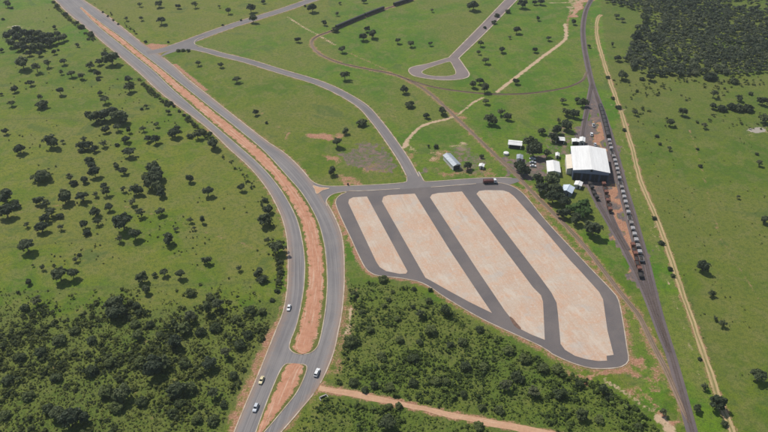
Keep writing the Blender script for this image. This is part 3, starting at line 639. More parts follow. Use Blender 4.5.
# ------------------------------------------------------------------ buildings
def gable(name, label, cat, A, B, depth, eave, rise, roof='roof_white', wall='wall_white', over=.4, front='door', axis='depth', windows=0):
    """A, B: front-left and front-right corners on the ground (world); the building goes away from the viewer by depth."""
    A, B = np.asarray(A), np.asarray(B); w = float(np.linalg.norm(B - A)); u = (B - A) / w; c = (A + B) / 2
    o = empty(name, (c[0], c[1], 0), math.atan2(u[1], u[0])); tag(o, label, cat)
    hw = w / 2
    def pt(x, y, z): return (x, y, z)
    if axis == 'depth':
        m = MB(); m.poly([(-hw, 0, 0), (hw, 0, 0), (hw, 0, eave), (0, 0, eave + rise), (-hw, 0, eave)]); m.poly([(hw, depth, 0), (-hw, depth, 0), (-hw, depth, eave), (0, depth, eave + rise), (hw, depth, eave)])
        m.poly([(hw, 0, 0), (hw, depth, 0), (hw, depth, eave), (hw, 0, eave)]); m.poly([(-hw, depth, 0), (-hw, 0, 0), (-hw, 0, eave), (-hw, depth, eave)]); m.build('wall', wall, o)
        sl = rise / hw
        for s in (-1, 1):
            e = (s * (hw + over), eave - sl * over + .06)
            b = MB(); r = [(0, -over, eave + rise + .06), (e[0], -over, e[1]), (e[0], depth + over, e[1]), (0, depth + over, eave + rise + .06)]
            b.loft([r, [(x, y, z + .12) for x, y, z in r]] if s > 0 else [r[::-1], [(x, y, z + .12) for x, y, z in r[::-1]]]); b.build('roof_panel', roof, o)
        MB().box((0, depth / 2, eave + rise + .22), (.5, depth + 2 * over + .02, .1)).build('ridge_cap', roof, o)
    else:
        m = MB(); m.box((0, depth / 2, eave / 2), (w, depth, eave))
        m.poly([(hw, 0, eave), (hw, depth, eave), (hw, depth / 2, eave + rise)]); m.poly([(-hw, depth, eave), (-hw, 0, eave), (-hw, depth / 2, eave + rise)]); m.build('wall', wall, o)
        sl = rise / (depth / 2)
        for s, y in ((-1, 0), (1, depth)):
            e = (y + s * over, eave - sl * over + .06); r = [(-hw - over, depth / 2, eave + rise + .06), (hw + over, depth / 2, eave + rise + .06), (hw + over, e[0], e[1]), (-hw - over, e[0], e[1])]
            r = r if s > 0 else r[::-1]
            b = MB(); b.loft([[(x, yy, z + .1) for x, yy, z in r], r]); b.build('roof_panel', roof, o)
        MB().box((0, depth / 2, eave + rise + .2), (w + 2 * over + .02, .4, .08)).build('ridge_cap', roof, o)
    if front == 'door':
        d = MB().box((hw * .3, -.03, min(1.05, eave * .45)), (.95, .06, min(2.1, eave * .85))).build('door', 'dark', o)
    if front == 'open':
        MB().box((0, -.04, eave * .46), (w * .84, .06, eave * .9)).build('open_bay_shade', 'dark', o)  # near-black panel on the closed wall paints the shade inside the opening
    for k in range(windows):
        x = -hw + w * (k + .6) / (windows + .6)
        f = MB().box((x, -.04, eave * .58), (1.2, .07, 1.0)).build('window', 'wall_white', o); MB().box((x, -.08, eave * .58), (1.0, .03, .8)).build('pane', 'glass', f)
    return o
# warehouse: two-slope white roof, blue front
EV = 7.6
fl, fr, bl, br_ = P(573.8, 169.8, EV), P(609.6, 173.4, EV), P(570.8, 147, EV), P(602.6, 149.2, EV)
dep = (np.linalg.norm(bl - fl) + np.linalg.norm(br_ - fr)) / 2
u = (fr - fl) / np.linalg.norm(fr - fl); v = np.array([-u[1], u[0]]); bd = ((bl - fl) + (br_ - fr)) / 2; bd /= np.linalg.norm(bd)
v2 = (bd + v) / np.linalg.norm(bd + v); u2 = np.array([v2[1], -v2[0]]); wd = np.linalg.norm(fr - fl); c0 = (fl + fr) / 2
WA, WB = c0 - u2 * wd / 2 + v2 * 0.4, c0 + u2 * wd / 2 + v2 * 0.4
wh = gable('warehouse', 'large railway warehouse with white sheet roof and dark blue front', 'warehouse', WA, WB, dep, EV, 1.5, wall='wall_blue', over=.5, front=None)
hw = wd / 2
MB().poly([(-hw, -.03, EV - 1.9), (hw, -.03, EV - 1.9), (hw, -.03, EV - .05), (0, -.03, EV + 1.4), (-hw, -.03, EV - .05)]).build('gable_band', 'wall_band', wh)
for k in range(4):
    x = -hw + wd * (k + .5) / 4; d = MB().box((x, -.05, 2.6), (wd * .2, .08, 5.2)).build('sliding_door', 'dark', wh)
    b = MB(); [b.box((x + s * wd * .1, -.12, 2.6), (.18, .06, 5.2)) for s in (-1, 0, 1)]; b.build('door_frame', 'wall_blue', d)
MB().box((0, -.14, EV + .4), (1.4, .2, 1.3)).build('gable_vent', 'dark', wh)
for k in range(7): MB().box((hw + .08, dep * (k + .5) / 7, EV / 2), (.12, .35, EV - .1)).build('column', 'wall_band', wh)
for y0, y1 in ((.08, .72),):
    q = MB(); r = [(-hw - 3.6, dep * .20, 4.2), (-hw - .02, dep * .20, 5.2), (-hw - .02, dep * .80, 5.2), (-hw - 3.6, dep * .80, 4.2)]
    q.loft([r, [(x, y, z + .12) for x, y, z in r]]); q.build('lean_to_roof', 'roof_cream', wh)
    q = MB(); q.box((-hw - 1.75, dep * .5, 2.1), (3.3, dep * .58, 4.15)); q.build('lean_to_wall', 'wall_white', wh)
def gab_px(name, label, cat, a, b, h, depth, **k): return gable(name, label, cat, P(*a, h), P(*b, h), depth, h, **k)
gab_px('office_building', 'square white-roofed office left of the warehouse', 'office', (548, 171.5), (560.3, 172.3), 3.2, 13.0, rise=.9, windows=2)
gab_px('house', 'small pale blue-roofed house in front of the warehouse trees', 'house', (561, 190.5), (571.6, 193.2), 3.0, 7.0, rise=1.1, roof='roof_blue', wall='wall_band', windows=1)
gab_px('shed', 'tiny white-roofed shed at the front left corner of the warehouse', 'shed', (574.5, 184.5), (581, 186), 2.6, 4.5, rise=.5, windows=0)
gab_px('long_shed', 'long low white-roofed shed on the grass left of the big tree', 'shed', (508.5, 144.3), (521.5, 145.6), 2.8, 6.0, rise=.8, axis='width', front='open')
gab_px('shed', 'small white-roofed open shed behind the office', 'shed', (556, 140), (564.5, 140.6), 2.8, 4.5, rise=.6, axis='width', front='open')
gab_px('shed', 'flat white shed at the back corner of the warehouse', 'shed', (572.5, 141.5), (579.5, 142), 2.6, 4.0, rise=.4, front='open')
gab_px('shed', 'white box-shaped shed between the warehouse and the yard track', 'shed', (579.8, 141), (584.6, 141.6), 3.4, 5.5, rise=.5, windows=1)
gab_px('hut', 'tiny white hut on the grass beside the grey barn', 'hut', (479.2, 166), (483.5, 166.6), 2.2, 3.0, rise=.4)
gab_px('hut', 'small grey-roofed hut left of the parked cars', 'hut', (517, 158.5), (522.5, 159), 2.4, 5.0, rise=.5, roof='roof_grey')
gab_px('hut', 'white hut standing north of the square office', 'hut', (556, 155.5), (559, 155.8), 2.4, 3.5, rise=.4)
gab_px('farmhouse', 'pale-roofed farmhouse half hidden behind the dark grove', 'house', (11.5, 28.5), (16, 28.7), 2.8, 7.0, rise=1.0, axis='width', windows=2, roof='roof_cream')
# grey barn, its shaded open end painted as a dark panel facing the viewer
ba, bb = P(453.3, 166, 3.4), P(460.5, 164.4, 3.4)
bk = P(447.6, 154.6, 3.4)
gable('barn', 'grey zinc-roofed barn with dark open end near the yard entrance', 'barn', ba, bb, float(np.linalg.norm(bk - ba)), 3.4, 1.0, roof='roof_grey', wall='wall_white', front='open')
tk = P(506, 154.3); t = empty('water_tank', (*tk, 0)); tag(t, 'low round white water tank on the grass by the sheds', 'tank')
MB().loft([[(r * math.cos(a), r * math.sin(a), z) for a in [2 * math.pi * i / 20 for i in range(20)]] for z, r in ((0, 1.9), (1.3, 1.9), (1.4, 1.8))]).build('tank_wall', 'wall_white', t)
MB().loft([[(r * math.cos(a), r * math.sin(a), z) for a in [2 * math.pi * i / 20 for i in range(20)]] for z, r in ((1.41, 1.8), (1.7, .3))]).build('lid', 'roof_white', t)
cu = P(323, 397); t = empty('culvert_headwall', (*cu, 0), .5); tag(t, 'pale concrete culvert headwall below the dirt lane entrance', 'culvert')
MB().box((0, 0, .45), (3.4, .5, .9)).build('headwall', 'culvert', t)
for s in (-1, 1): MB().box((s * 1.75, -.85, .35), (.35, 1.7, .7)).build('wing_wall', 'culvert', t)
MB().loft([[(.55 * math.cos(a), y, .5 + .38 * math.sin(a)) for a in [2 * math.pi * i / 12 for i in range(12)]] for y in (-.30, -.255)]).build('pipe_mouth_shade', 'dark', t)  # dark disc on the headwall face paints the pipe's shaded hollow
cb = P(348, 185.2); t = empty('utility_cabinet', (*cb, 0)); tag(t, 'small dark cabinet at the kerb opposite the first concrete bay', 'cabinet')
MB().box((0, 0, .1), (1.1, .7, .2)).build('plinth', 'culvert', t); MB().box((0, 0, .85), (1.0, .6, 1.3)).build('cabinet_box', 'frame', t); MB().box((0, -.32, .85), (.86, .04, 1.1)).build('door', 'frame', t)

# ------------------------------------------------------------------ vehicles
def make_car(paint, L=4.3, w=1.75, h=1.48, suv=False, pickup=False):
    o = empty('car'); hw = w / 2; zb, zs = .28, h * .60
    def ring(x, k, zt, lo=zb): return [(x, -hw * k, lo + .1), (x, -hw * k, zt - .16), (x, -hw * k * .9, zt), (x, hw * k * .9, zt), (x, hw * k, zt - .16), (x, hw * k, lo + .1), (x, hw * k * .9, lo), (x, -hw * k * .9, lo)]
    m = MB(); m.loft([ring(-L / 2, .86, zs - .10, zb + .12), ring(-L / 2 + .15, .97, zs), ring(-L * .2, 1, zs + .02), ring(L * .18, 1, zs), ring(L * .40, .97, zs - .10), ring(L / 2 - .08, .88, zs - .26), ring(L / 2, .80, zs - .34, zb + .12)]); m.build('body', paint, o)
    xr0, xr1 = (-L * .46, -L * .36) if suv else (-L * .40, -L * .24)
    if pickup: xr0, xr1 = -L * .06, -L * .02
    xf0, xf1 = L * .22, L * .06
    a, b = hw * .90, hw * .70
    bot = [(xr0, -a, zs - .02), (xf0, -a, zs - .02), (xf0, a, zs - .02), (xr0, a, zs - .02)]; top = [(xr1, -b, h), (xf1, -b, h), (xf1, b, h), (xr1, b, h)]
    MB().loft([bot, top]).build('cabin', paint, o)
    def pane(name, i, j, g=.02):
        B0, B1, T1, T0 = [Vector(p) for p in (bot[i], bot[j], top[j], top[i])]; n = (B1 - B0).cross(T0 - B0).normalized() * g
        def at(s, t): return tuple((B0 * (1 - s) + B1 * s) * (1 - t) + (T0 * (1 - s) + T1 * s) * t + n)
        MB().poly([at(.06, .12), at(.94, .12), at(.94, .9), at(.06, .9)]).build(name, 'glass', o)
    pane('windscreen', 1, 2); pane('rear_window', 3, 0); pane('side_window', 0, 1); pane('side_window', 2, 3)
    if pickup: MB().box((-L * .28, 0, zs + .012), (L * .38, w * .78, .02)).build('load_bed', 'dark', o)
    for x in (-L * .30, L * .31):
        for s in (-1, 1):
            t = MB(); wheel_mesh(t, (x, s * (hw - .09), .32), .32, .2); tt = t.build('wheel', 'tyre', o)
            r = MB(); wheel_mesh(r, (x, s * (hw + .012), .32), .19, .03); r.build('rim', 'rim', tt)
    for s in (-1, 1): MB().box((L / 2 - .05, s * hw * .62, zs - .34), (.12, .34, .13)).build('headlight', 'lamp', o); MB().box((-L / 2 + .03, s * hw * .66, zs - .2), (.1, .26, .16)).build('tail_light', 'tail', o)
    return o
def place(o, a, b, label, cat, group=None, z=.08):
    A, B = P(*a), P(*b); o.location = (A[0], A[1], z); o.rotation_euler = (0, 0, math.atan2(*(B - A)[::-1])); tag(o, label, cat, group); return o
G = 'cars driving on the avenue'
place(make_car('car_white'), (289, 308.5), (284, 328), 'small white car, farthest up the left carriageway', 'car', G)
place(make_car('car_yellow', 4.5), (261.6, 381), (252, 404), 'pale yellow car ahead of the silver one on left carriageway', 'car', G)
place(make_car('car_silver', 4.6, 1.8, 1.6, True), (255.8, 408.5), (247, 430), 'silver hatchback nearest the bottom edge on left carriageway', 'car', G)
place(make_car('car_white', 5.0, 1.85, 1.75, True), (317, 373.5), (327, 350), 'white sport utility car alone on right carriageway by median gap', 'car', G)
G = 'cars parked outside the office'
for k, (y, p) in enumerate(((159.3, 'car_white'), (163, 'car_silver'), (166.6, 'car_white'))):
    place(make_car(p), (532.5 + k * .3, y), (540 + k * .3, y + .3), ['white car parked farthest from the cross street in the gravel yard', 'silver car parked between the two white cars', 'white car parked nearest the cross street in the gravel yard'][k], 'car', G, 0.0)
place(make_car('car_white', 5.0, 1.85, 1.8, pickup=True), (593.5, 126), (592, 116), 'white pickup on the orange soil, farthest behind the warehouse', 'pickup', None, 0)
place(make_car('car_white', 4.8, 1.9, 1.9, True), (591.5, 135), (590.5, 126), 'white van on the orange soil midway behind the warehouse', 'van', None, 0)
place(make_car('car_silver', 4.4), (595, 145), (594, 136), 'silver car tucked close behind the warehouse', 'car', None, 0)
# truck with maroon body and white cab
tr = empty('truck')
MB().box((-.8, 0, .75), (8.6, .9, .25)).build('chassis', 'frame', tr)
cb_ = MB(); cb_.box((-1.5, 0, 1.0), (6.6, 2.4, .22)); [cb_.box((-1.5, s * 1.17, 1.75), (6.6, .07, 1.3)) for s in (-1, 1)]; [cb_.box((-1.5 + s * 3.27, 0, 1.75), (.07, 2.3, 1.3)) for s in (-1, 1)]
bd_ = cb_.build('cargo_body', 'truck_body', tr); MB().loft([[(-1.5 + x * 3.1 * k, y * 1.05 * k, z) for x, y in ((1, 1), (-1, 1), (-1, -1), (1, -1))] for z, k in ((1.15, 1), (2.25, .97), (2.5, .55))]).build('tarpaulin', 'truck_body', bd_)
MB().loft([[(x, y, z) for x, y in ((2.0, -1.15), (x1, -1.15), (x1, 1.15), (2.0, 1.15))] for z, x1 in ((.75, 3.9), (1.7, 3.9), (2.65, 3.45), (2.75, 3.2))]).build('cab', 'car_white', tr)
MB().poly([(3.93, -1.0, 1.75), (3.93, 1.0, 1.75), (3.52, .95, 2.55), (3.52, -.95, 2.55)]).build('windscreen', 'glass', tr)
for s in (-1, 1): MB().box((2.9, s * 1.16, 2.05), (1.0, .03, .6)).build('side_window', 'glass', tr); MB().box((3.92, s * .85, 1.1), (.08, .3, .2)).build('headlight', 'lamp', tr)
for x in (-3.4, -2.2, 2.8):
    for s in (-1, 1): t = MB(); wheel_mesh(t, (x, s * 1.0, .48), .48, .34); t.build('wheel', 'tyre', tr)
place(tr, (490.5, 183), (505, 182.6), 'maroon cargo truck with white cab on the cross street', 'truck')
tr.rotation_euler[2] = math.atan2(*(P(500, 182) - P(482, 182.6))[::-1])

# ------------------------------------------------------------------ vegetation
def crown_proto(kind, seed, nc, nl, leaf):
    r = np.random.default_rng(seed); c, rad = [], []
    ax = {0: (1, 1, .80), 1: (1, 1, .52), 2: (1, 1, .62), 3: (1, 1, .62), 4: (.8, .8, 1.05)}[kind]; hc = {0: .86, 1: 1.02, 2: .98, 3: .42, 4: 1.3}[kind]
    lob = r.uniform(.78, 1.08, 7)
    for k in range(nc):
        d = r.normal(size=3); d /= np.linalg.norm(d); 
        if kind in (0, 1, 3) and d[2] < -.45: d[2] *= -.6
        q = r.uniform(.45, .80) if k > nc * .2 else r.uniform(0, .4)
        ang = (math.atan2(d[1], d[0]) / (2 * math.pi) * 7) % 7; lf = lob[int(ang)]
        c.append(d * q * np.array(ax) * lf); rad.append(r.uniform(.20, .36) * (1.0 if kind != 2 else .8))
    V = []
    for cc, rr in zip(c, rad):
        d = r.normal(size=(nl, 3)); d /= np.linalg.norm(d, axis=1, keepdims=True); d[:, 2] = np.where(d[:, 2] < -.3, -d[:, 2], d[:, 2])
        p = cc + d * rr * r.uniform(.65, 1.05, (nl, 1)) * np.array([1, 1, .8])
        out = p / np.array(ax); out /= np.linalg.norm(out, axis=1, keepdims=True) + 1e-6
        n = d * .45 + out * .3 + r.normal(size=(nl, 3)) * .4 + np.array([0, 0, .42]); n /= np.linalg.norm(n, axis=1, keepdims=True)
        t = np.cross(n, r.normal(size=(nl, 3))); t /= np.linalg.norm(t, axis=1, keepdims=True); b = np.cross(n, t)
        s = leaf * r.uniform(.6, 1.3, (nl, 1)); s2 = s * r.uniform(.55, .95, (nl, 1))
        q = np.stack([p - t * s - b * s2 * .6, p + t * s * .8 - b * s2, p + t * s + b * s2 * .7, p - t * s * .7 + b * s2], 1); V.append(q.reshape(-1, 3))
    V = np.vstack(V); V[:, 2] = np.maximum(V[:, 2] + hc, .03); return V, np.array(c) + [0, 0, hc], hc
def trunk_mesh(name, cl, hc, kind, seed):
    r = random.Random(seed); m = MB(); tr_ = .075 if kind != 3 else .05; fork = hc * (.5 if kind != 3 else .3); lx, ly = r.uniform(-.08, .08), r.uniform(-.08, .08)
    m.tube((0, 0, -.05), (lx * .5, ly * .5, fork * .5), tr_, tr_ * .8); m.tube((lx * .5, ly * .5, fork * .5), (lx, ly, fork), tr_ * .8, tr_ * .7)
    for k in r.sample(range(len(cl)), min(7, len(cl))):
        e = cl[k]; mid = ((lx + e[0]) / 2 + r.uniform(-.05, .05), (ly + e[1]) / 2, fork + (e[2] - fork) * .55); m.tube((lx, ly, fork), mid, tr_ * .5, tr_ * .32, 5); m.tube(mid, tuple(e), tr_ * .32, tr_ * .12, 5)
    me = bpy.data.meshes.new(name); me.from_pydata(m.v, [], m.f); me.materials.append(M['bark']); return me
PROTO = {}
for kind, nv in ((0, 4), (1, 4), (2, 3), (3, 4), (4, 3)):
    for s in range(nv):
        nc, nl = {0: (34, 40), 1: (30, 40), 2: (24, 24), 3: (28, 40), 4: (30, 36)}[kind]
        V, cl, hc = crown_proto(kind, 100 * kind + s, nc, nl, .115 if kind != 2 else .09)
        PROTO.setdefault(kind, []).append((V, trunk_mesh('trunk', cl, hc, kind, s), hc))
CM = {}
def crown_mesh(kind, s, mat):
    if (kind, s, mat) not in CM: V = PROTO[kind][s][0]; CM[kind, s, mat] = quads_mesh('crown', V, len(V) // 4, mat)
    return CM[kind, s, mat]
HC = {k: PROTO[k][0][2] for k in PROTO}

# crown centre and half width in photo pixels; letters: b bush, f faint pale, t tall, u umbrella, g fresh green, (none) round
TREES = {
'left': """7,4,4 12,8,2b 54.6,27,2.5 77,45,2.4 3,19,2b 54,52,3 58,50,1.6b 39,53,4 29,53,3.6 22,63,8 36,67,6f 47,63,5f 63,61,4u 61,72,3f 71,73,4.6u 81.5,76,4 90,66,4.5 99,62,4 111,58,8 105,55,5 97,74,3.6 98.5,79,3b
65,14,3b 77,22,2.5b 81,27,3.6b 91,34,4b 88,39,2b 57,5.5,2.6b 53,2,2.4b 1,50,2.6 30.5,83,3.6 26,83,1.6b 14,89,4 11,103,3.6u 1,94,2 40,97,4f 42,105,7b 60,91,4.6u 100,93,3 104.6,99,5u 88,114,4b 95,117,7 103,114,8 112,113,8 119,116,9 100,122,5b 123,120,5
5,131,3.6u 50,142,8 62,141,3f 19.5,149,6 84,139,4.5f 80,146,5 87,145,6 94.5,149,4 82,150,4b 103,142.5,5f 105,129,4.6 117,127,4.4u 117,145,2.6b 129,79,5 129,88,5.6 146,105.5,3f 141.5,109,2b 168,112,3 170,103,3b 174,106,2.2b 188,117.5,3b 166.5,101,2b 194,125,2.2b 184,115,2.2b 179.5,111,2.2b 152,90,1.6b 158,95,1.6b
128.5,129.6,3t 126,139,4.6 143,128,4f 156.7,124.6,3u 148,139,4 155.5,140,5 174,132.5,6.5 177,128,4 197,133,7f 190,136,4b 203,132,4b 210,134.6,3.6 213,143.5,7 128.5,151,6.5u 42,176,10b 4.6,196,8 16,205,7b 5.5,211,9 89,160,5b 91,166,5.6 94,172,7 69.5,177,5f 74,183,4.6b 84,179.5,4.6
39,200,6 45,203,6f 64,197,8 50,211,7f 60,216,4.6b 44.5,218.5,5.6 41,227,7 81.5,196,6.6u 95,193.5,4f 105.5,191,6f 104,186,4 109,206.5,5u 94.5,212,6 97,221,5f 84,224,4.6u 26,224,4f 60,227,4f 122,221,11u 116,166,3 115.5,164,3f 123,170,4.6u
152,167,7 156,173,8 146,176,7f 153.5,180,9 148,184,7 156,187,7 161,193.5,5 189.6,179,4.6 207.6,191,6u 135.5,190,7 123,189,4f 132,202,5f 140.5,212,6f 159.6,211,5.2u 190.5,219.5,4f 202,219.5,3.6t
26,244.5,9u 28,282,3.8 59,274,8.6u 72,273.5,6.6u 75,259,4f 79,255,2.6b 42,267,4f 54,266,3f 33,265,2f 87,233,5b 18,292.6,2.2b 119,238,5f 134,234,6.6u 167.4,239,6.6 175,229,3f 194,228,2.6f 207,260,5.2 141.5,278,6.6 154.5,274.6,3 164,272,5u 180,274,5.6u 146,290,5.2
241.7,187.5,4.2u 264.5,200,4b 267.5,209,5.6 264.5,220,7.6 278,246.7,8u 268,240,4f 239,267.5,4f 258,272,5.6 262.5,280,6.2b 281,262,3b 279.5,272,3b 279,281,3b 277,291,3.4b 272,300,3b""",
'grove': """6,36,5 12,33,5.5 10,43,5.5 17,30,5 18,38,6 17,46,5.5 24,33,5.5 25,41,6 25,48,5 31,34,5.5 32,42,6 33,47,5 38,34,5.5 39,41,6 43,36,5 46,41,5.5 41,46,5 50,36,5 52,41,5 57,34,4.5 58,39,5 63,37,4.5 49,44,4""",
'thicket_left': """114,304,11 116,311,10 136,306,5.2b 139,313,4.6b 135,324,6b 130,318,4b 137,335,6 173,322,4.4b 150,325,5b 190.5,315,8f 184,328,7 207,308,6t 216.5,304,8f 191,293,6b 211,297,6b 175,342,8 214.6,328,7b 200,332.5,6b 160,334.5,5b 70,418,12 57,413,9 47,409,8b 28,395.5,7b 81.6,418,8 106,392,9b 19,357.6,7b 4,414.5,7b
152,367,12 163,363,8 140,361.5,7b 184,363,7b 208.7,363,8u 176,390,10 190,388,9b 180,403,7b 121,393.6,10 142,401,7b 224,405,5b 214,392,7f 172.6,412.6,6b 212.5,420,7b 197,420,6b 117.6,407,9b 36,300,7f 24,308,6b 60,340,8b 75,330,6b 40,352,7b 92,340,6b 8,380,7b 55,378,7b 90,372,8b 110,362,7b 236,318,5b 250,310,6b 262,312,5b 240,345,7b 225,352,7f 248,335,6b 233,375,6b""",
'thicket_right': """383,279.6,5.6b 355,294,4.6b 351,342,8b 430,290,3b 414,288.5,3b 429,300.5,4.6b 446,310,6.6 421,314,6f 431,331,7.6b 397.6,319,4b 419,342,5b 389,299.6,3b 393,292,2.6b 413,307,3b 383.7,306,3.6b 388.6,407,5b 399,406,4.6b 388.6,422,9u 353.5,382.6,6b 365,390,4.6b 375,385,5b 391,387,6b 413,359,7b 382,356,6b 413,382.6,6b 436.6,380.5,6b
479,329,5b 508.6,350,7b 525.5,359,7b 463,342,6b 484,367,6b 543.6,369,7b 479,426,6b 481.5,408,5b 463,394,5b 518,377,8b 533,390,8f 505,385,8f 466,367,7b 445,382,6b 604,389,6.5t 608,397,6b 582,414.5,7 627,407,4b 664,412,5f 639,426,5b 578.5,384,6b 557.6,369,7b 560,395,8b 600,420,6b 450,345,5b 400,340,5b 370,330,5b 362,312,4b 500,410,6b""",
'right': """617,15.6,3u 622.5,19,3u 612.5,44,2.2t 644,18,5 638,27,4 636,38.5,6 622.5,75,5.6 618,58,4 650.6,77,4.6 734,81,5b 710,77,7b 642,79,3b 683,112,5.2 670.4,122.7,4.6 705,125,4f 713,106,4 722,108,6b 731,107,6b 740,108,6.5b 748,108.5,6b 765,118.5,6 763,101,5 739,98,4 750.6,93.5,3b 636,112,4f 700.6,166,2.6b 657,136,2.6b 660,144,2.2b 760,163,4f 757,154,2.2b 670,148,3f 697.5,149,2b 714,93.5,5f
618,107,3.5b 613,98,2.5b 624.6,130,2.6b 738,196.7,2.6f 765,220,4.8 703.6,266.7,7 661.6,242.5,3.6b 654,218,3b 670.5,269,3b 673,275.6,3b 711.8,294,4.2 716,318,3.6f 723.5,323,5f 759.5,375,8.6u 718,403,9 705,386,5f 697.7,409,5 724,423,5b 700,359,2.6b 607.5,77,2.6b 589,46,2.2""",
'centre': """139.4,4,3f 158.7,4,4 178,6,3.2 126,18,3f 141,17.7,3f 161,20,4.6u 195,4,4f 228,10.4,4f 219,6,2f 145.6,41.6,2b 168.5,42,1.6b 222.7,25,1.6b 251,9,4.6 253,19,4.6 312,8,5.2 263,1.5,2.6 340,3,1.8 337,13.5,2.6f 324,23,3 335,30,4.5b 298,39.6,3.2 342.5,49,4u 367,29,3.6 363,37,4.6 373,34,5.2 364,.5,3 241,20,1.6b 305,6,1.6b 178,50.3,2.6b 183,50,2.6b 188,50.3,2.6b 103,12,1.6b 108,16,1.6b 113,20,1.6b 118,24,1.4b
198,62,4f 220.7,64.5,3.2u 236.7,79,4u 255.7,113,3.2 266.7,122.7,2.2b 345,75.5,5u 361.7,123,6b 337,142.5,5.6u 345,130.7,4.2 331.5,171,4.8 473,5.5,6 398,40.7,3.2u 411,43.5,3.6u 430.6,43.5,2.6u 432,10,2.2f 497,15.5,3.2b 494,22.6,3.2b 484.5,27.5,2.2b 508,11.6,3.2b 480.7,43,3.6u 478.5,52,3f 485.8,60,4u 502,49.5,4 517,30,4.6 510,37,2.2f 480,80.7,4.6 473,84.6,4.2 485,88,5.6 404,89.7,4.6 522.5,4,5 516,81.5,3.6 410,105,5.6b 426.5,115.5,3.6 443,110.5,5.2
486,101,3.6u 490,119.6,7 501.5,111,5f 507.7,116,5 428.5,145.6,1.6t 436,146.7,3.2b 481.7,156,2.6 468,166.5,5 537.7,18.5,2.6 548.7,38,3u 535,50,3.2 573.7,22,3.2 534.6,2.5,3 541,1.5,4""",
'yard': """562.6,100,3.6f 577.4,100,3.2 583,103,4.6 566,112,4.6 574.6,113,5.2 559,120,3f 567,125,6 557,130,5 553,138,5 542,131,3.8 530,143,7 534,150,7.6 547,153,5f 520,166,5.6 523,171,6 537.6,179,5.6 552,180.5,8 542.5,187.7,6.5 556,190,7 553,197,7 564,201,6 564,212.7,6 575,219,5.6 584,204,6g 578,207,6g 580,214,5g 571,209,5g 593.5,229,8.5 588,212,5g"""}
LM = [((183,50),'the street junction beside the avenue'),((35,40),'the dark grove'),((16,26),'the farmhouse'),((110,57),'the bushy clump beside the upper avenue'),((108,116),'the long dark clump'),((50,142),'the wide tree in mid left pasture'),((42,176),'the big domed bush'),((153,178),'the tall dark cluster'),((122,221),'the widest umbrella tree'),((59,274),'the twin umbrella trees'),((167,239),'the lone round tree'),((213,143),'the avenue-side tree by the bend'),((264,220),'the dark trees at the avenue bend'),((278,247),'the tree overhanging the avenue edge'),((5,205),'the trees at the left edge'),((115,308),'the tallest tree of the left thicket'),((70,418),'the dark mass at bottom left'),((152,367),'the large dark crown in the thicket'),((208,365),'the umbrella tree in the thicket'),((262,380),'the pale yellow car'),((176,390),'the twin dark bushes in the thicket'),
 ((315,358),'the median gap'),((383,280),'the bush at the first bay'),((351,342),'the dark bush beside the right carriageway'),((388,408),'the pair of bushes on the dirt lane'),((446,310),'the dark tree below the yard kerb'),((519,345),'the yard kerb middle'),((604,391),'the tall tree at the yard corner'),((664,412),'the railway bottom end'),((718,403),'the tree overhanging the farm track'),((703,267),'the largest tree of right pasture'),((759,375),'the umbrella tree at right edge'),((757,130),'the pale dry pan'),((735,108),'the hedge-like clump'),((683,112),'the round bush below the wood'),((622,75),'the corner of the wood'),((636,38),'the wood edge'),((659,226),'the farm track bend'),((593,229),'the dark tree by the yard tracks'),((590,160),'the warehouse'),((566,190),'the blue-roofed house'),((531,146),'the big trees by the long shed'),((532,163),'the parked cars'),((568,118),'the trees north of the warehouse'),
 ((455,160),'the grey barn'),((490,120),'the broad tree by the overgrown tracks'),((443,110),'the track crossing'),((440,70),'the turning loop'),((484,86),'the trio below the turning loop'),((500,10),'the loop street at the top edge'),((580,30),'the railway at the top edge'),((367,34),'the trio inside the spur curve'),((335,30),'the spur wagons'),((312,8),'the tree by the upper street'),((252,14),'the pair astride the upper street'),((345,76),'the flat tree above the street bend'),((362,123),'the bush beside the descending street'),((337,143),'the dark gravel patch'),((160,20),'the spreading tree above the junction'),((220,66),'the street elbow'),((330,187),'the avenue and cross street corner'),((255,113),'the avenue centre'),((540,50),'the pale footpath')]
ZONE = {'left': 'left pasture', 'grove': 'dark grove', 'thicket_left': 'left thicket', 'thicket_right': 'lower thicket', 'right': 'right pasture', 'centre': 'middle pasture', 'yard': 'railway yard'}
LOOK = {0: 'round dark', 1: 'umbrella-shaped', 2: 'sparse pale', 3: 'low bushy', 4: 'upright', 5: 'fresh green'}
items = []
for zone, txt in TREES.items():
    for e in txt.split():
        L = e[-1] if e[-1].isalpha() else ''; x, y, r = map(float, (e[:-1] if L else e).split(','))
        kind = {'b': 3, 'f': 2, 't': 4, 'u': 1, 'g': 0, '': 0}[L]; items.append([zone, x, y, r, kind, L])
used = {}
for it in items:
    zone, x, y, r, kind, L = it
    lx, ly, nm = min(((a, b, n) for (a, b), n in LM), key=lambda q: math.hypot(q[0] - x, (q[1] - y) * 1.4)); d = math.hypot(lx - x, (ly - y) * 1.4)
    dx, dy = x - lx, (y - ly) * 1.3
    rel = 'at' if d < 6 else (('right of' if dx > 0 else 'left of') if abs(dx) > abs(dy) else ('below' if dy > 0 else 'above'))
    R_ = r / scale_at(y); size = 'tiny' if R_ < 2 else 'small' if R_ < 3 else 'mid-sized' if R_ < 4.4 else 'large'
    it += [f'{size} {LOOK[5 if L == "g" else kind]} {"shrub" if kind == 3 else "tree"}', f'{rel} {nm}', d]
grp = {}
for it in items: grp.setdefault((it[6], it[7]), []).append(it)
for (a, b), lst in grp.items():
    lst.sort(key=lambda q: q[8])
    for k, it in enumerate(lst):
        it.append(f'{a} {b}' if len(lst) == 1 else f'{a} {"nearest" if k == 0 else ordinal(k) + " nearest"} {b}')
r2 = random.Random(3)
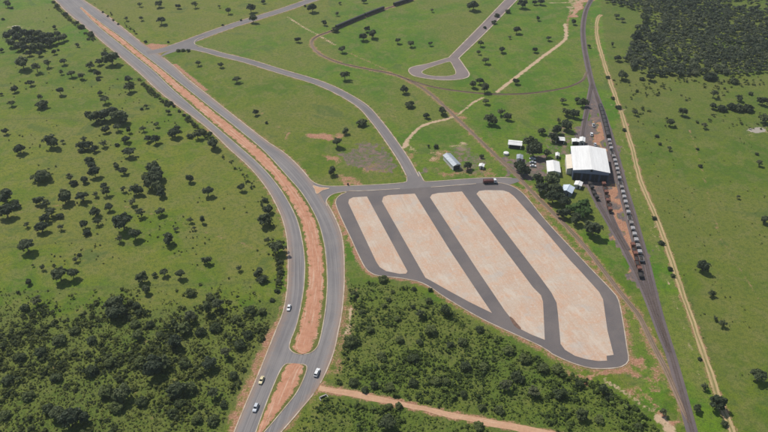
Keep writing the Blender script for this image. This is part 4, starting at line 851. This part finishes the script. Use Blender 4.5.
for zone, x, y, r, kind, L, *_, label in items:
    s = scale_at(y); Rm = r / s * (1.14 if zone == 'yard' else 1.0); base = P(x, y, HC[kind] * Rm * .96)
    nm = 'shrub' if kind == 3 else 'tree'; o = empty(nm, (base[0], base[1], 0), r2.uniform(0, 6.28)); o.scale = (Rm * r2.uniform(.94, 1.08), Rm * r2.uniform(.94, 1.08), Rm * r2.uniform(.9, 1.12))
    v_ = r2.randrange(len(PROTO[kind])); mat = 'leaf_pale' if kind == 2 else 'leaf_bright' if L == 'g' else 'leaf_mid' if zone.startswith('thicket') and (kind == 3 or r < 8) else 'leaf'
    link(bpy.data.objects.new('stem' if kind == 3 else 'trunk', PROTO[kind][v_][1]), o)
    link(bpy.data.objects.new('foliage' if kind == 3 else 'crown', crown_mesh(kind, v_, mat)), o)
    tag(o, label, nm, {'grove': 'trees of the dark grove', 'yard': 'trees around the railway yard'}.get(zone, ('shrubs' if kind == 3 else 'trees') + ' of the ' + ZONE[zone]))

# woodland and thickets: masses nobody could count, each one object
SP = {}
for kind in (0, 1, 2, 3): SP[kind] = [crown_proto(kind, 900 + 10 * kind + s, 9, 9, .22)[0] for s in range(5)]
SP[9] = [crown_proto(3, 990 + s, 5, 5, .30)[0] for s in range(5)]
def scatter(poly_px, spacing, dens=None, avoid=None):
    poly = PP(poly_px); a, b = poly.min(0), poly.max(0); n = int((b - a).prod() / spacing ** 2); q = rng.uniform(a, b, (n, 2)); q = q[in_poly(q[:, 0], q[:, 1], poly)]
    if dens is not None: px, py = to_px(q[:, 0], q[:, 1]); q = q[rng.random(len(q)) < dens(px, py, q)]
    return q
def mass(name, pts, sizes, kinds, mat, label, cat, tint, extra=None):
    Vs, Ts = [], []; kc = rng.choice(len(kinds), len(pts))
    if extra is not None:                            # a low layer of seedlings and tall grass between the shrubs
        kinds = (*kinds, 9); kc = np.r_[kc, np.full(len(extra[0]), len(kinds) - 1)]; pts = np.vstack([pts, extra[0]]); sizes = np.r_[sizes, extra[1]]; tint = np.r_[tint, extra[2]]
    vc = rng.integers(0, 5, len(pts))
    for a in range(len(kinds)):
        for v_ in range(5):
            m = (kc == a) & (vc == v_)
            if not m.any(): continue
            Pm = SP[kinds[a]][v_]; k = m.sum(); ang = rng.uniform(0, 6.28, k); ca, sa = np.cos(ang)[:, None], np.sin(ang)[:, None]; S = sizes[m][:, None]
            X = (Pm[None, :, 0] * ca - Pm[None, :, 1] * sa) * S + pts[m][:, :1]; Y = (Pm[None, :, 0] * sa + Pm[None, :, 1] * ca) * S + pts[m][:, 1:]; Z = Pm[None, :, 2] * S * rng.uniform(.8, 1.2, (k, 1))
            Vs.append(np.stack([X, Y, Z], 2).reshape(-1, 3)); Ts.append(np.repeat(tint[m], len(Pm)))
    V = np.vstack(Vs); T = np.concatenate(Ts).astype(np.float32); me = quads_mesh(name, V, len(V) // 4, mat)
    me.attributes.new('tint', 'FLOAT_COLOR', 'POINT').data.foreach_set('color', np.c_[T, T, T, T].ravel())
    return tag(link(bpy.data.objects.new(name, me)), label, cat, None, 'stuff')
WOOD = [(600,-30),(606,3),(640,12),(646,18),(643,27),(636,35),(630,48),(624,62),(630,70),(645,74),(660,77),(700,78),(735,76),(800,70),(830,40),(830,-30)]
q = scatter(WOOD, 3.5, lambda px, py, q: np.where(np.hypot((px - 748) / 20, (py - 5) / 5) < 1, .15, .97) * np.where(np.hypot((px - 652) / 9, (py - 20) / 7) < 1, .25, 1) * np.clip(.75 + .6 * vnoise(q, 18, 4), 0, 1))
mass('woodland', q, rng.uniform(1.9, 3.3, len(q)), (0, 1, 0, 2), 'leaf_wood', 'dark woodland filling the upper right corner', 'woodland', np.clip(rng.random(len(q)) * .6 + .5 * vnoise(q, 30, 9), 0, 1))
q = scatter([(612,80),(640,80),(770,76),(800,76),(800,125),(700,138),(650,135),(626,112)], 3.6, lambda px, py, q: .62 * sstep(.42, .7, vnoise(q, 14, 2)) * (1 - sstep(85, 135, py) * .75))
mass('pasture_scrub', q, rng.uniform(.6, 1.7, len(q)), (3, 3, 0), 'leaf_scrub', 'low scattered scrub on the pasture below the woodland', 'scrub', rng.uniform(.3, 1, len(q)))
SL_ = [(-45,292),(20,288),(60,289),(110,286),(180,284),(230,286),(281,284),(278,304),(270,325),(257,350),(244,376),(230,405),(219,432),(206,465),(-60,465)]
SR_ = [(349,285),(372,283),(410,287),(445,306),(483,327),(545,361),(570,374),(600,384),(636,408),(655,424),(676,460),(640,462),(545,427),(450,409),(390,396),(334,384),(342,350),(352,320)]
SB_ = [(305,410),(330,397),(388,408),(540,440),(560,465),(280,465)]
def thicket(poly, dens, mat, label, sd, lo, hi, spacing=1.25, low=1.15):
    f = lambda q: .36 * vnoise(q, 15, sd) + .34 * vnoise(q, 6, sd + 1) + .30 * vnoise(q, 2.6, sd + 2)
    a = scatter(poly, spacing, lambda px, py, q: np.clip((.12 + .95 * sstep(.40, .70, f(q))) * dens(px, py), 0, .95))
    sa = rng.uniform(lo, hi, len(a)) * (.7 + .5 * sstep(.4, .7, f(a))) * np.where(rng.random(len(a)) > .93, 1.6, 1)
    b = scatter(poly, low, lambda px, py, q: .75 * np.clip(1.4 * dens(px, py), .02, 1))
    sb = rng.uniform(.3, .75, len(b))
    ta = np.clip(rng.random(len(a)) * .75 + .35 * vnoise(a, 12, sd + 3) - .1, 0, 1); tb = rng.uniform(.55, 1.25, len(b))
    o1 = mass('thicket', a, sa, (3, 3, 0), mat, label, 'thicket', ta, extra=(b, sb, tb))
thicket(SL_, lambda px, py: .03 + .97 * sstep(284, 342, py + 9 * np.sin(px / 16) + 7 * np.sin(px / 6.7 + 1) - 4), 'leaf_scrub', 'dense olive thicket of shrubs left of the lower avenue', 5, .5, 1.3)
thicket(SR_, lambda px, py: .50 + .50 * sstep(290, 340, py + .12 * (px - 380)), 'leaf_scrub2', 'green thicket between the yard kerb and the dirt lane', 15, .45, 1.15)
thicket(SB_, lambda px, py: .75 + 0 * px, 'leaf_scrub2', 'straggling scrub below the dirt lane at the bottom edge', 25, .5, 1.2)
def along(line, ya, yb, d0, d1, n):
    p = resample(line, 4000); py = to_px(p[:, 0], p[:, 1])[1]; k = np.where((py > ya) & (py < yb))[0]; k = rng.choice(k, n); t = tangents(p); nn = np.c_[-t[:, 1], t[:, 0]]
    return p[k] + nn[k] * rng.uniform(d0, d1, n)[:, None] + rng.normal(0, .6, (n, 2))
q = np.vstack([along(sLL, 2, 50, -6.5, -3.5, 320), along(sLL, 78, 135, -7, -4, 480), along(sLL, 135, 255, -9, -5, 110), along(sLL, 255, 310, -6, -3, 190), along(sRR, 5, 36, 3.5, 6, 60)])
q = q[vnoise(q, 8, 90) > .38]
mass('verge_scrub', q, rng.uniform(.45, 1.25, len(q)), (3, 3, 0), 'leaf_scrub', 'ragged line of scrub along the avenue verges', 'scrub', rng.uniform(0, .7, len(q)))
LP = [(-30,60),(60,0),(110,60),(200,135),(262,195),(284,255),(282,290),(180,290),(60,296),(-30,298)]
q = scatter(LP, 3.2, lambda px, py, q: .28 * sstep(.5, .8, .6 * vnoise(q, 22, 35) + .4 * vnoise(q, 7, 36)) * (.4 + .6 * sstep(60, 150, py)))
mass('low_scrub', q, rng.uniform(.3, .95, len(q)), (3,), 'leaf_scrub', 'knee-high scrub dotted over the left pasture', 'scrub', rng.uniform(.35, 1, len(q)))
q = scatter([(640,140),(780,125),(800,440),(745,440),(700,330)], 3.0, lambda px, py, q: .30 * sstep(.45, .75, .6 * vnoise(q, 15, 45) + .4 * vnoise(q, 5, 46)))
mass('low_scrub', q, rng.uniform(.25, .7, len(q)), (3,), 'leaf_scrub', 'knee-high scrub dotted over the right pasture', 'scrub', rng.uniform(.4, 1, len(q)))

# ------------------------------------------------------------------ haze
HAZE = 0.000075
if HAZE:
    t = bpy.data.materials.new('haze'); t.use_nodes = True; nt = t.node_tree; nt.nodes.remove(nt.nodes['Principled BSDF'])
    pv = nt.nodes.new('ShaderNodeVolumePrincipled'); pv.inputs['Color'].default_value = (.86, .92, 1, 1); pv.inputs['Density'].default_value = HAZE; pv.inputs['Anisotropy'].default_value = .2
    nt.links.new(pv.outputs[0], nt.nodes['Material Output'].inputs['Volume']); M['haze'] = t
    o = MB().box((0, 0, (CH + 6 - 1) / 2), (14200, 14200, CH + 6 + 1)).build('haze', 'haze'); o['kind'] = 'stuff'
